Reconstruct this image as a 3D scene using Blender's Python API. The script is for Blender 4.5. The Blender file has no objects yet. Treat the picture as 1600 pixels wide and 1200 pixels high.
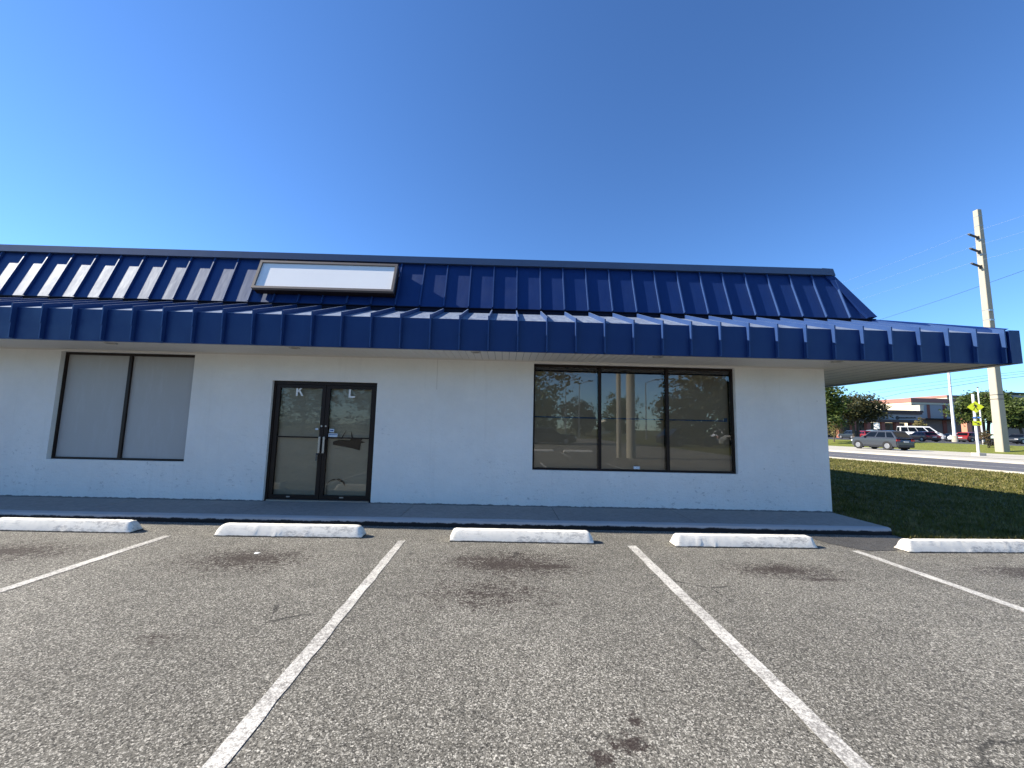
import bpy, math, random
from mathutils import Vector, Matrix
rad = math.radians
random.seed(7)
scene = bpy.context.scene
COL = scene.collection

# ------------------------------------------------------------------ camera
CAM = Vector((0, 0, 1.46))
RGT = Vector((0.99957484, -0.01830697, 0.02269335))
UPV = Vector((-0.02451143, -0.10611541, 0.99405166))
FWD = Vector((0.01578996, 0.99418528, 0.10651903))
F = 626.98
cam = bpy.data.objects.new('camera', bpy.data.cameras.new('camera'))
cam.data.sensor_width = 36
cam.data.lens = 36 * F / 1600
cam.data.clip_end = 4000
cam.matrix_world = Matrix(((RGT.x, UPV.x, -FWD.x, CAM.x), (RGT.y, UPV.y, -FWD.y, CAM.y),
                           (RGT.z, UPV.z, -FWD.z, CAM.z), (0, 0, 0, 1)))
COL.objects.link(cam)
scene.camera = cam

def at(x, y, dep):
    """world point seen at photo pixel x, y, at a distance dep in front"""
    return CAM + (RGT * ((x - 800) / F) - UPV * ((y - 600) / F) + FWD) * dep

def gnd(x, dep, z):
    p = at(x, 680, dep)
    return Vector((p.x, p.y, z))

# ------------------------------------------------------------------ light
EL, AZ = 34.0, 2.9           # sun height; degrees behind the facade plane, from the left
sd = Vector((-math.cos(rad(EL)) * math.cos(rad(AZ)), math.cos(rad(EL)) * math.sin(rad(AZ)), math.sin(rad(EL))))
sun = bpy.data.objects.new('sun', bpy.data.lights.new('sun', 'SUN'))
sun.data.energy = 4.8
sun.data.angle = rad(0.5)
sun.data.color = (1, .915, .79)
sun.rotation_euler = sd.to_track_quat('Z', 'Y').to_euler()
sun.location = (-20, 0, 30)
COL.objects.link(sun)
w = bpy.data.worlds.new('World')
scene.world = w
w.use_nodes = True
nt = w.node_tree
sky = nt.nodes.new('ShaderNodeTexSky')
sky.sky_type = 'NISHITA'
sky.sun_disc = False
sky.sun_elevation = rad(EL)
sky.sun_rotation = rad(270 + AZ)
sky.air_density = 1.0
sky.dust_density = 0.05
sky.ozone_density = 3.0
tint = nt.nodes.new('ShaderNodeMixRGB'); tint.blend_type = 'MULTIPLY'; tint.inputs[0].default_value = 1
tint.inputs[2].default_value = (.585, .83, 1.10, 1)      # a clear dry autumn sky
gm = nt.nodes.new('ShaderNodeGamma'); gm.inputs[1].default_value = 1.08
nt.links.new(sky.outputs[0], gm.inputs[0]); nt.links.new(gm.outputs[0], tint.inputs[1])
nt.links.new(tint.outputs[0], nt.nodes['Background'].inputs[0])
nt.nodes['Background'].inputs[1].default_value = 0.079
scene.view_settings.view_transform = 'Standard'
scene.view_settings.look = 'None'
scene.view_settings.exposure = 1.19
scene.view_settings.gamma = 1

# ------------------------------------------------------------------ materials
class N:
    """tiny node helper"""
    def __init__(s, name):
        s.m = bpy.data.materials.new(name); s.m.use_nodes = True
        s.t = s.m.node_tree; s.b = s.t.nodes['Principled BSDF']
        s.co = s.t.nodes.new('ShaderNodeTexCoord').outputs['Object']
    def new(s, kind, **kw):
        n = s.t.nodes.new('ShaderNode' + kind)
        for k, v in kw.items():
            if k in n.inputs: s.put(n.inputs[k], v)
            else: setattr(n, k, v)
        return n
    def put(s, sock, v):
        if hasattr(v, 'links') or isinstance(v, bpy.types.NodeSocket): s.t.links.new(v, sock)
        else: sock.default_value = v
    def noise(s, scale, detail=4, rough=.6, vec=None):
        n = s.new('TexNoise'); n.inputs['Scale'].default_value = scale
        n.inputs['Detail'].default_value = detail; n.inputs['Roughness'].default_value = rough
        s.put(n.inputs['Vector'], vec or s.co); return n.outputs['Fac']
    def vor(s, scale, out='Color', vec=None, **kw):
        n = s.new('TexVoronoi', **kw); n.inputs['Scale'].default_value = scale
        s.put(n.inputs['Vector'], vec or s.co); return n.outputs[out]
    def ramp(s, fac, stops, interp='LINEAR'):
        n = s.new('ValToRGB'); s.put(n.inputs[0], fac); e = n.color_ramp.elements
        n.color_ramp.interpolation = interp
        while len(e) < len(stops): e.new(.5)
        for q, (p, c) in zip(e, stops):
            q.position = p; q.color = tuple(c) + (1,) if hasattr(c, '__len__') else (c, c, c, 1)
        return n.outputs[0]
    def mix(s, fac, a, b, mode='MIX'):
        n = s.new('MixRGB', blend_type=mode); s.put(n.inputs[0], fac)
        for i, v in ((1, a), (2, b)):
            if isinstance(v, (tuple, list)): v = tuple(v)[:3] + (1,)
            s.put(n.inputs[i], v)
        return n.outputs[0]
    def math(s, op, a, b=0.0, clamp=False):
        n = s.new('Math', operation=op, use_clamp=clamp); s.put(n.inputs[0], a); s.put(n.inputs[1], b); return n.outputs[0]
    def xyz(s, vec=None):
        n = s.new('SeparateXYZ'); s.put(n.inputs[0], vec or s.co); return n.outputs
    def mapped(s, scale=(1, 1, 1), loc=(0, 0, 0), rot=(0, 0, 0)):
        n = s.new('Mapping'); s.put(n.inputs[0], s.co)
        n.inputs['Location'].default_value = loc; n.inputs['Rotation'].default_value = rot; n.inputs['Scale'].default_value = scale
        return n.outputs[0]
    def bump(s, h, strength=.3, dist=.01):
        n = s.new('Bump'); n.inputs['Strength'].default_value = strength; n.inputs['Distance'].default_value = dist
        s.put(n.inputs['Height'], h); s.put(s.b.inputs['Normal'], n.outputs[0])
    def fin(s, color=None, rough=None, spec=None, metal=None, coat=None):
        for k, v in (('Base Color', color), ('Roughness', rough), ('Specular IOR Level', spec), ('Metallic', metal), ('Coat Weight', coat)):
            if v is not None:
                if isinstance(v, (tuple, list)) and len(v) == 3: v = tuple(v) + (1,)
                s.put(s.b.inputs[k], v)
        return s.m

def varied(name, color, rough=.6, var=.15, scale=6, spec=.4, metal=0, bump=0, bscale=60, coat=None):
    n = N(name)
    c = n.mix(n.noise(scale), tuple(v * (1 - var) for v in color), tuple(min(1, v * (1 + var)) for v in color))
    if bump: n.bump(n.noise(bscale), bump, .01)
    return n.fin(c, rough, spec, metal, coat)

M = {}
def mk_asphalt(name, lo, mid, hi, stains=True):
    n = N(name)
    cell = n.vor(128, 'Color'); cx = n.xyz(cell)[0]
    cell2 = n.vor(230, 'Color'); c2 = n.xyz(cell2)[1]
    v = n.math('ADD', n.math('MULTIPLY', cx, .62), n.math('MULTIPLY', c2, .38))
    col = n.ramp(v, [(0.12, lo), (.42, mid), (.68, [min(1, q * 1.5) for q in mid]), (.88, hi)])
    big = n.ramp(n.noise(.55, 5, .65), [(.25, .80), (.75, 1.18)])
    col = n.mix(1, col, big, 'MULTIPLY')
    fine = n.ramp(n.noise(4, 5, .7), [(.3, .86), (.7, 1.12)])
    col = n.mix(1, col, fine, 'MULTIPLY')
    if stains:
        lane = n.ramp(n.noise(.35, 4, .6, n.mapped((1.6, .35, 1), (4, 0, 0))), [(.35, .90), (.7, 1.07)])
        col = n.mix(1, col, lane, 'MULTIPLY')
        # oil and tyre marks under where cars park
        x, y, z = n.xyz()[0], n.xyz()[1], n.xyz()[2]
        def blob(cx_, cy_, rx, ry, th, hard=.13):
            a = n.math('DIVIDE', n.math('SUBTRACT', x, cx_), rx); b = n.math('DIVIDE', n.math('SUBTRACT', y, cy_), ry)
            r = n.math('SQRT', n.math('ADD', n.math('MULTIPLY', a, a), n.math('MULTIPLY', b, b)))
            nz = n.math('ADD', n.math('MULTIPLY', n.noise(6.5, 9, .82, n.mapped((1, 1.9, 1), (cx_ * 3.1, cy_, 0))), .78), n.math('MULTIPLY', n.xyz(n.vor(62))[1], .22))
            f = n.math('ADD', n.math('SUBTRACT', nz, th), n.math('MULTIPLY', n.math('SUBTRACT', 1, r), .26))
            return n.ramp(f, [(0, 0), (hard, 1)])
        tot = None
        for b in ((.10, 4.50, 1.05, .55, .575), (.02, 4.45, .5, .22, .50), (.50, 4.42, .30, .10, .47), (-.30, 4.62, .3, .10, .50), (-2.7, 4.50, .95, .55, .585), (-2.72, 4.52, .40, .13, .48), (3.0, 4.42, .75, .30, .56), (3.02, 4.46, .40, .12, .49), (3.25, 4.18, .3, .05, .5),
                  (-5.3, 4.60, .9, .45, .56), (-5.35, 4.62, .35, .12, .47), (5.9, 4.5, .95, .25, .55), (6.2, 4.3, .6, .05, .5), (-.1, 3.7, 1.0, .6, .63), (.62, 2.03, .09, .06, .47), (.47, 1.94, .06, .05, .49), (.70, 2.17, .04, .05, .50), (-2.3, 2.9, .3, .12, .64)):
            f = blob(*b)
            tot = f if tot is None else n.math('MAXIMUM', tot, f)
        col = n.mix(n.math('MULTIPLY', tot, .82), col, (.024, .014, .012))
        # hairline cracks
        cr = n.vor(.55, 'Distance', n.mapped((1, 1, 1), (3.3, 1.1, 0)), feature='DISTANCE_TO_EDGE')
        wob = n.math('ADD', cr, n.math('MULTIPLY', n.math('SUBTRACT', n.noise(9, 4), .5), .05))
        line = n.ramp(n.math('ABSOLUTE', wob), [(.0015, 1), (.006, 0)])
        gate = n.ramp(n.noise(.8, 2), [(.56, 0), (.62, 1)])
        col = n.mix(n.math('MULTIPLY', n.math('MULTIPLY', line, gate), .75), col, (.01, .01, .01))
    n.bump(n.math('ADD', v, n.math('MULTIPLY', n.noise(40, 3), .5)), .75, .006)
    return n.fin(col, .85, .25)
M['asphalt'] = mk_asphalt('asphalt', (.030, .028, .024), (.140, .132, .110), (.58, .55, .47))
M['asphalt_patch'] = mk_asphalt('asphalt_patch', (.03, .03, .03), (.065, .063, .06), (.14, .135, .125), False)
M['road'] = varied('road_asphalt', (.115, .112, .115), .8, .12, 1.2, .3, bump=.3, bscale=50)
M['lot'] = varied('far_lot_asphalt', (.06, .06, .064), .8, .15, .5, .3, bump=.3, bscale=50)

n = N('stripe_paint')
worn = n.math('ADD', n.math('MULTIPLY', n.noise(38, 6, .8), .72), n.math('MULTIPLY', n.noise(2.2, 3), .35))
cell = n.xyz(n.vor(120))[0]
pc = n.mix(n.ramp(n.math('ADD', worn, n.math('MULTIPLY', cell, .14)), [(.56, 0), (.70, .85)]), (.64, .62, .56), (.17, .16, .145))
pc = n.mix(1, pc, n.ramp(n.math('ADD', n.math('MULTIPLY', n.xyz(n.vor(210))[2], .6), n.math('MULTIPLY', cell, .4)), [(.12, .45), (.35, .92), (.8, 1.0)]), 'MULTIPLY')
n.bump(n.math('ADD', cell, worn), .5, .004)
M['stripe'] = n.fin(pc, .7, .3)

n = N('stucco')
x, y, z = n.xyz()
h = n.noise(28, 6, .7)
pit = n.ramp(n.noise(11, 9, .78, n.mapped((1, 1, 1.7))), [(.585, 0), (.615, 1)])
pitgate = n.ramp(n.math('ADD', n.noise(.62, 3, .5, n.mapped((1, 1, 1), (1.35, 0, 0))), n.math('MULTIPLY', z, -.09)), [(.40, 0), (.52, 1)])
spot = n.ramp(n.vor(1.9, 'Distance', n.mapped((1, 1, 1.3))), [(.018, 1), (.03, 0)])
edge = n.ramp(n.math('SUBTRACT', z, n.math('MULTIPLY', n.noise(7, 5, .7), .06)), [(.083, 1), (.092, 0)])
wc = n.mix(n.ramp(n.noise(.9, 5, .7), [(.3, 0), (.7, 1)]), (.80, .775, .725), (.89, .865, .81))
wc = n.mix(n.math('MULTIPLY', n.math('MULTIPLY', pit, pitgate), .42), wc, (.22, .2, .18))
wc = n.mix(n.math('MULTIPLY', spot, .5), wc, (.2, .18, .16))
wc = n.mix(n.math('MULTIPLY', edge, .85), wc, (.06, .055, .05))
drip = n.ramp(n.noise(2.6, 6, .75, n.mapped((2.5, 1, .12))), [(.56, 0), (.8, .22)])
wc = n.mix(drip, wc, (.52, .49, .44))
n.bump(n.math('ADD', n.math('ADD', h, n.noise(13, 6, .75, n.mapped((.5, 1, 1.6)))), n.math('MULTIPLY', n.noise(90, 4), .5)), .9, .016)
M['stucco'] = n.fin(wc, .8, .3)

M['blue'] = None
def bluemetal(name, dust_lit, c0=(.0008, .012, .085), c1=(.0015, .018, .110)):
    n = N(name)
    big = n.noise(1.6, 4)
    bc = n.mix(big, c0, c1)
    ob = n.new('NewGeometry')
    up = n.xyz(ob.outputs['Normal'])[2]
    chalk = n.ramp(n.noise(9, 7, .8, n.mapped((1.2, .35, .35))), [(.35, .25), (.75, 1)])
    f = n.math('MULTIPLY', n.ramp(up, [(.55, 0), (.9, dust_lit)]), chalk)
    bc = n.mix(f, bc, (.40, .45, .50))  # chalky dust on upward faces; its pale colour also stands in for sunlit brightness
    streak = n.ramp(n.noise(7, 6, .8, n.mapped((2.2, .3, .22), (3, 0, 0))), [(.52, 0), (.85, .10)])
    bc = n.mix(streak, bc, (.05, .10, .20))
    n.bump(n.math('ADD', n.noise(2.4, 3, .5, n.mapped((1.5, .6, .6))), n.math('MULTIPLY', n.noise(.9, 2), .7)), .22, .03)
    n.b.inputs['Sheen Weight'].default_value = .16; n.b.inputs['Sheen Roughness'].default_value = .30; n.b.inputs['Sheen Tint'].default_value = (.62, .82, 1, 1); n.b.inputs['Specular Tint'].default_value = (.50, .76, 1, 1)
    rr = n.ramp(n.noise(3.1, 5, .7), [(.3, .44), (.7, .58)])
    return n.fin(bc, rr, .75)
M['blue'] = bluemetal('blue_metal', 0)
M['blue_seam'] = bluemetal('blue_metal_worn_lit_seams', .5, (.008, .028, .12), (.022, .055, .165))  # worn paint, made paler so the seams read as sunlit
M['gap_shade'] = varied('gap_shade_navy', (.002, .005, .022), .6, .2, 3, .2)  # near-black navy puts the shade of the gap under the mansard into the colour
M['blue_dusty_lit'] = bluemetal('blue_metal_dusty_lit', .85)
M['cap'] = varied('cap_metal', (.055, .085, .15), .42, .18, 1.5, .5, bump=.05, bscale=3)
M['soffit'] = varied('soffit_vinyl', (.68, .65, .60), .55, .06, 1.1, .3)
M['groove'] = varied('soffit_groove', (.16, .155, .15), .8, .1)
M['bronze'] = varied('bronze_anodised', (.020, .012, .009), .4, .25, 5, .22)
M['sign_frame'] = varied('sign_frame_metal', (.16, .135, .115), .45, .12, 3, .4, bump=.05)
n = N('sign_face_acrylic')
sp = n.ramp(n.vor(3.1, 'Distance', n.mapped((1, 1, 1), (.4, 0, .2))), [(.025, 1), (.045, 0)])
sc_ = n.ramp(n.noise(5, 6, .75, n.mapped((.4, 1, 2))), [(.66, 0), (.72, .4)])
fc = n.mix(n.noise(1.2, 4), (.82, .81, .77), (.90, .885, .84))
fc = n.mix(n.math('MULTIPLY', sp, n.ramp(n.noise(1.1, 2), [(.5, 0), (.55, .8)])), fc, (.10, .11, .12))
M['sign_face'] = n.fin(n.mix(n.math('MULTIPLY', sc_, .3), fc, (.4, .42, .45)), .3, .4)

n = N('concrete_walk')
cc = n.mix(n.noise(1.3, 6, .7), (.25, .24, .22), (.36, .345, .315))
cc = n.mix(n.ramp(n.noise(16, 5, .75), [(.42, 0), (.8, .6)]), cc, (.13, .127, .12))
n.bump(n.noise(60, 5), .25, .004)
M['walk'] = n.fin(cc, .85, .25)
n = N('curb_concrete')
cc = n.mix(n.noise(3, 6, .7), (.35, .34, .33), (.52, .51, .49))
zz = n.xyz()[2]
tar = n.ramp(n.math('SUBTRACT', zz, n.math('MULTIPLY', n.noise(6, 6, .75), .07)), [(.018, 1), (.03, 0)])
cc = n.mix(tar, cc, (.02, .019, .018))
n.bump(n.noise(40, 5), .4, .006)
M['curb'] = n.fin(cc, .85, .25)
n = N('white_concrete')
x, y, z = n.xyz()
cc = n.mix(n.noise(4, 5), (.74, .70, .61), (.86, .815, .715))
scuff = n.ramp(n.noise(15, 9, .85, n.mapped((.45, 1, 1), (0, 0, 0), (0, 0, .3))), [(.49, 0), (.60, .85)])
scg = n.ramp(n.noise(2.3, 3), [(.36, 0), (.56, 1)])
cc = n.mix(n.math('MULTIPLY', n.math('MULTIPLY', scuff, scg), .8), cc, (.27, .26, .25))
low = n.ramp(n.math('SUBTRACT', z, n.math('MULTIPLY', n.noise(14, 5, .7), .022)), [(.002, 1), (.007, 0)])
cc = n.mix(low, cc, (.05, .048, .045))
n.bump(n.noise(70, 6, .75), .30, .005)
M['stop'] = n.fin(cc, .8, .25)
n = N('pale_concrete')
M['pale'] = varied('pale_concrete', (.46, .43, .36), .85, .18, .5, .2, bump=.2)
M['pole'] = varied('pole_concrete', (.38, .345, .27), .85, .12, 1.5, .2, bump=.15)
M['white_paint'] = varied('white_painted_metal', (.74, .73, .70), .5, .06, 3, .4)
M['steel'] = varied('dark_steel', (.05, .05, .055), .45, .2, 5, .5)
M['alu'] = varied('aluminium', (.42, .40, .37), .35, .15, 8, .5, .8)
M['wire'] = varied('wire_black', (.02, .02, .022), .6)
M['pale_wire'] = varied('wire_bare', (.30, .33, .36), .4)
M['yellow'] = varied('sign_yellow_green', (.33, .385, .012), .5, .05)
M['yellow_paint'] = varied('yellow_paint', (.75, .5, .08), .7, .1)
M['black'] = varied('black_paint', (.006, .006, .006), .6)
M['sticker'] = varied('sticker_paper', (.62, .68, .72), .5, .1, 30)
M['sticker_blue'] = varied('sticker_blue', (.03, .09, .28), .5, .1, 30)
M['letter'] = varied('white_vinyl', (.8, .8, .78), .4, .05)
M['mid_blue'] = varied('plain_blue', (.025, .13, .40), .5, .2)
M['dark_in'] = varied('dark_interior', (.006, .005, .005), .9, .1)

def shade(name, a, b, vscale=(1, 1, 1), rough=.8):
    n = N(name)
    c = n.mix(n.noise(1.4, 5, .65, n.mapped(vscale)), a, b)
    n.bump(n.noise(3, 4, .6, n.mapped(vscale)), .25, .02)
    return n.fin(c, rough, .2)
M['blind'] = shade('roller_shade', (.60, .54, .45), (.66, .60, .50), (1, 1, .4))
n = N('crumpled_paper')
c = n.mix(n.noise(2.2, 6, .7, n.mapped((.7, 1, 2.0))), (.50, .48, .43), (.70, .67, .60))
fold = n.ramp(n.noise(3.3, 8, .75, n.mapped((1, 1, 3.2), (2, 0, 0), (0, .35, 0))), [(.58, 0), (.66, .45)])
c = n.mix(fold, c, (.62, .61, .54))
n.bump(n.noise(5, 5, .6, n.mapped((1, 1, 2.5))), .5, .03)
M['paper'] = n.fin(c, .8, .2)

def glass(name, tint, refl, rough=0.0):
    m = bpy.data.materials.new(name); m.use_nodes = True; t = m.node_tree
    t.nodes.remove(t.nodes['Principled BSDF'])
    tr = t.nodes.new('ShaderNodeBsdfTransparent'); tr.inputs[0].default_value = tuple(tint) + (1,)
    gl = t.nodes.new('ShaderNodeBsdfGlossy'); gl.inputs['Roughness'].default_value = rough
    fr = t.nodes.new('ShaderNodeFresnel'); fr.inputs[0].default_value = refl
    mx = t.nodes.new('ShaderNodeMixShader')
    t.links.new(fr.outputs[0], mx.inputs[0]); t.links.new(tr.outputs[0], mx.inputs[1]); t.links.new(gl.outputs[0], mx.inputs[2])
    t.links.new(mx.outputs[0], t.nodes['Material Output'].inputs[0])
    return m
M['glass'] = glass('tinted_glass', (1, .95, .85), 2.15)
M['door_glass'] = glass('door_glass', (.88, .86, .77), 1.6)
n = N('frosted_film')
c = n.mix(n.noise(.9, 4), (.37, .36, .345), (.42, .41, .395))
wisp = n.ramp(n.noise(2.0, 7, .75, n.mapped((3, 1, .5), (1, 0, 0), (0, .25, 0))), [(.50, 0), (.72, .5)])
M['film'] = n.fin(n.mix(wisp, c, (.46, .47, .48)), .42, .35)

def leafmat(name, a, b, cc, rough=.55):
    n = N(name)
    v = n.noise(1.1, 3); f = n.xyz(n.vor(6))[0]
    c = n.mix(n.ramp(v, [(.35, 0), (.65, 1)]), a, b)
    c = n.mix(n.ramp(f, [(.55, 0), (.95, .7)]), c, cc)
    n.fin(c, rough, .3)
    tl = n.new('BsdfTranslucent'); n.put(tl.inputs[0], c)
    mx = n.new('MixShader'); mx.inputs[0].default_value = .22
    n.t.links.new(n.b.outputs[0], mx.inputs[1]); n.t.links.new(tl.outputs[0], mx.inputs[2])
    n.t.links.new(mx.outputs[0], n.t.nodes['Material Output'].inputs[0])
    return n.m
M['oak'] = leafmat('oak_leaves', (.026, .032, .012), (.065, .068, .026), (.13, .115, .05))
M['green'] = leafmat('green_leaves', (.04, .07, .014), (.085, .12, .025), (.14, .16, .045))
M['autumn'] = leafmat('autumn_leaves', (.20, .15, .06), (.14, .15, .05), (.30, .24, .11))
M['redleaf'] = leafmat('reddish_leaves', (.11, .07, .035), (.07, .085, .03), (.20, .11, .06))
M['bark'] = varied('bark', (.09, .075, .06), .9, .3, 6, .2, bump=.6, bscale=20)
def grassmat(name, a, b, c3):
    n = N(name)
    c = n.mix(n.ramp(n.noise(.9, 5, .7), [(.3, 0), (.7, 1)]), a, b)
    c = n.mix(n.ramp(n.noise(14, 5, .75), [(.45, 0), (.75, .75)]), c, c3)
    n.bump(n.noise(70, 5, .8), .9, .03)
    return n.fin(c, .85, .15)
M['lawn'] = grassmat('lawn_ground', (.060, .068, .014), (.10, .098, .028), (.15, .125, .055))
M['verge'] = grassmat('verge_ground', (.13, .155, .022), (.18, .20, .034), (.24, .22, .07))
M['dry'] = grassmat('ground_dry', (.07, .08, .03), (.11, .11, .05), (.15, .13, .07))
M['blade'] = leafmat('grass_blades', (.085, .092, .016), (.15, .14, .035), (.25, .205, .085), .6)

M['cream'] = varied('cream_stucco', (.74, .66, .47), .8, .05, .2)
M['brick'] = varied('brick_red', (.30, .11, .075), .85, .2, 1.5)
M['brick_pale'] = varied('brick_orange', (.50, .23, .14), .85, .12, 1)
M['cap_red'] = varied('red_cap_tiles', (.36, .17, .13), .8, .12, 1)
M['grey_wall'] = varied('grey_stucco', (.42, .41, .39), .8, .06, .3)
M['brown_wall'] = varied('brown_stucco', (.26, .21, .17), .8, .08, .3)
M['fascia_grey'] = varied('fascia_grey', (.34, .34, .33), .8, .06, .3)
M['fascia_dark'] = varied('fascia_dark', (.10, .075, .065), .8, .1, .3)
M['green_trim'] = varied('dark_green_trim', (.03, .05, .035), .7, .1)
M['shopfront'] = varied('shopfront_glass', (.02, .02, .022), .25, .2, 1)

def paint(name, c, rough=.28): return varied(name, c, rough, .04, 2, .5, coat=.35)
M['p_grey'] = paint('paint_grey', (.036, .040, .048))
M['p_white'] = paint('paint_white', (.72, .73, .74))
M['p_red'] = paint('paint_red', (.20, .012, .014))
M['p_maroon'] = paint('paint_maroon', (.085, .008, .014))
M['p_silver'] = paint('paint_silver', (.42, .43, .44))
M['p_teal'] = paint('paint_teal', (.16, .20, .21))
M['p_dark'] = paint('paint_dark', (.02, .025, .032))
M['carglass'] = varied('car_glass', (.004, .005, .006), .12, .1, 2, .3)
M['tyre'] = varied('tyre_rubber', (.012, .012, .012), .8, .1)
M['rim'] = varied('rim_alloy', (.24, .24, .25), .35, .1, 4, .5, .4)
M['trim'] = varied('car_trim', (.016, .016, .018), .5, .1)
M['tail'] = varied('tail_lamp', (.30, .01, .01), .25, .1)
M['lamp'] = varied('head_lamp', (.6, .6, .6), .15, .1)
M['plate'] = varied('number_plate', (.5, .5, .48), .5, .1)

# ------------------------------------------------------------------ mesh helper
class MB:
    def __init__(s): s.v = []; s.f = []
    def add(s, vs, fs):
        o = len(s.v); s.v += [tuple(v) for v in vs]; s.f += [tuple(i + o for i in f) for f in fs]; return s
    def quad(s, a, b, c, d): return s.add((a, b, c, d), ((0, 1, 2, 3),))
    def box(s, x0, x1, y0, y1, z0, z1, m=None):
        vs = [Vector(p) for p in ((x0, y0, z0), (x1, y0, z0), (x1, y1, z0), (x0, y1, z0), (x0, y0, z1), (x1, y0, z1), (x1, y1, z1), (x0, y1, z1))]
        if m is not None: vs = [m @ v for v in vs]
        return s.add(vs, ((0, 3, 2, 1), (4, 5, 6, 7), (0, 1, 5, 4), (1, 2, 6, 5), (2, 3, 7, 6), (3, 0, 4, 7)))
    def prism(s, poly, axis, a0, a1):
        """poly: list of 2d points; extruded along axis 'x','y','z' from a0 to a1"""
        def P(p, a): return (a, p[0], p[1]) if axis == 'x' else (p[0], a, p[1]) if axis == 'y' else (p[0], p[1], a)
        k = len(poly)
        vs = [P(p, a0) for p in poly] + [P(p, a1) for p in poly]
        fs = [tuple(range(k)), tuple(range(2 * k - 1, k - 1, -1))] + [(i, i + k, (i + 1) % k + k, (i + 1) % k) for i in range(k)]
        return s.add(vs, fs)
    def tube(s, pts, rs, n=8, cap=True):
        pts = [Vector(p) for p in pts]
        if not hasattr(rs, '__len__'): rs = [rs] * len(pts)
        base = len(s.v); ref = None
        for i, p in enumerate(pts):
            d = (pts[min(i + 1, len(pts) - 1)] - pts[max(i - 1, 0)]).normalized()
            if ref is None: ref = Vector((0, 0, 1)) if abs(d.z) < .9 else Vector((1, 0, 0))
            u = d.cross(ref).normalized(); v = d.cross(u).normalized()
            for k in range(n):
                a = 2 * math.pi * k / n
                q = p + (u * math.cos(a) + v * math.sin(a)) * rs[i]; s.v.append(tuple(q))
        for i in range(len(pts) - 1):
            for k in range(n):
                a = base + i * n + k; b = base + i * n + (k + 1) % n
                s.f.append((a, b, b + n, a + n))
        if cap:
            s.f.append(tuple(base + k for k in range(n - 1, -1, -1))); e = base + (len(pts) - 1) * n
            s.f.append(tuple(e + k for k in range(n)))
        return s
    def build(s, name, m, parent=None, smooth=False, bevel=0):
        me = bpy.data.meshes.new(name); me.from_pydata(s.v, [], s.f); me.update()
        me.materials.append(M[m] if isinstance(m, str) else m)
        o = bpy.data.objects.new(name, me); COL.objects.link(o)
        if parent: o.parent = parent
        if smooth:
            for p in me.polygons: p.use_smooth = True
            me.set_sharp_from_angle(angle=rad(38))
        if bevel:
            b = o.modifiers.new('bevel', 'BEVEL'); b.width = bevel; b.segments = 2; b.limit_method = 'ANGLE'
        return o

def tag(o, label=None, cat=None, group=None, kind=None):
    if label: o['label'] = label
    if cat: o['category'] = cat
    if group: o['group'] = group
    if kind: o['kind'] = kind
    return o
def empty(name, loc=(0, 0, 0), rz=0):
    o = bpy.data.objects.new(name, None); COL.objects.link(o); o.location = loc; o.rotation_euler.z = rz
    o.empty_display_size = .3
    return o
def sheet(name, pts, z, m):
    mb = MB(); mb.add([(p[0], p[1], z if len(p) < 3 else p[2]) for p in pts], (tuple(range(len(pts))),))
    return tag(mb.build(name, m), kind='structure')

# ------------------------------------------------------------------ setting
sheet('ground', [(-1500, -1500), (1500, -1500), (1500, 2500), (-1500, 2500)], -.06, 'dry')
sheet('parking_lot', [(-60, -45), (14, -45), (14, 5.84), (5.77, 5.84), (5.77, 6.02), (-60, 6.02)], 0, 'asphalt')
sheet('asphalt_patch', [(4.33, 5.80), (4.38, 5.50), (4.62, 5.20), (5.02, 5.22), (5.32, 5.40), (5.7, 5.70), (5.74, 5.838), (4.5, 5.838)], .004, 'asphalt_patch')
def rx(off, y): return off - .168 * (y - 16.49)
def swx(y): return 43.3 - .30 * (y - 33.1)
YA, YB = -45, 190
sheet('lawn', [(5.78, 5.845), (14.0, 5.845), (14.0, -45), (rx(21.5, -45), -45), (rx(21.5, YB), YB), (5.78, YB)], .0, 'lawn')
sheet('road', [(rx(21.62, YA), YA), (rx(31.2, YA), YA), (rx(31.2, YB), YB), (rx(21.62, YB), YB)], -.012, 'road')
sheet('road_centre_line', [(rx(26.2, YA), YA), (rx(26.35, YA), YA), (rx(26.35, YB), YB), (rx(26.2, YB), YB)], -.008, 'stripe')
for nm, a, b, top in (('near_kerb', 21.5, 21.72, .075), ('far_kerb', 31.2, 31.42, .11)):
    mb = MB()
    mb.prism([(rx(a, YA), YA), (rx(b, YA), YA), (rx(b, YB), YB), (rx(a, YB), YB)], 'z', -.05, top)
    tag(mb.build('road_kerb', 'pale'), kind='structure')
sheet('pale_pavement', [(rx(31.421, YA), YA), (swx(YA), YA), (swx(90), 90), (rx(31.421, 90), 90)], .10, 'pale')
sheet('kerb_paint', [(rx(31.26, 17), 17), (rx(32.2, 17), 17), (rx(32.2, 23.2), 23.2), (rx(31.26, 23.2), 23.2)], .116, 'yellow_paint')
sheet('verge_strip', [(rx(34.6, 8), 8), (rx(35.3, 8), 8), (rx(35.1, 36), 36), (rx(34.9, 36), 36)], .104, 'lawn')
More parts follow.
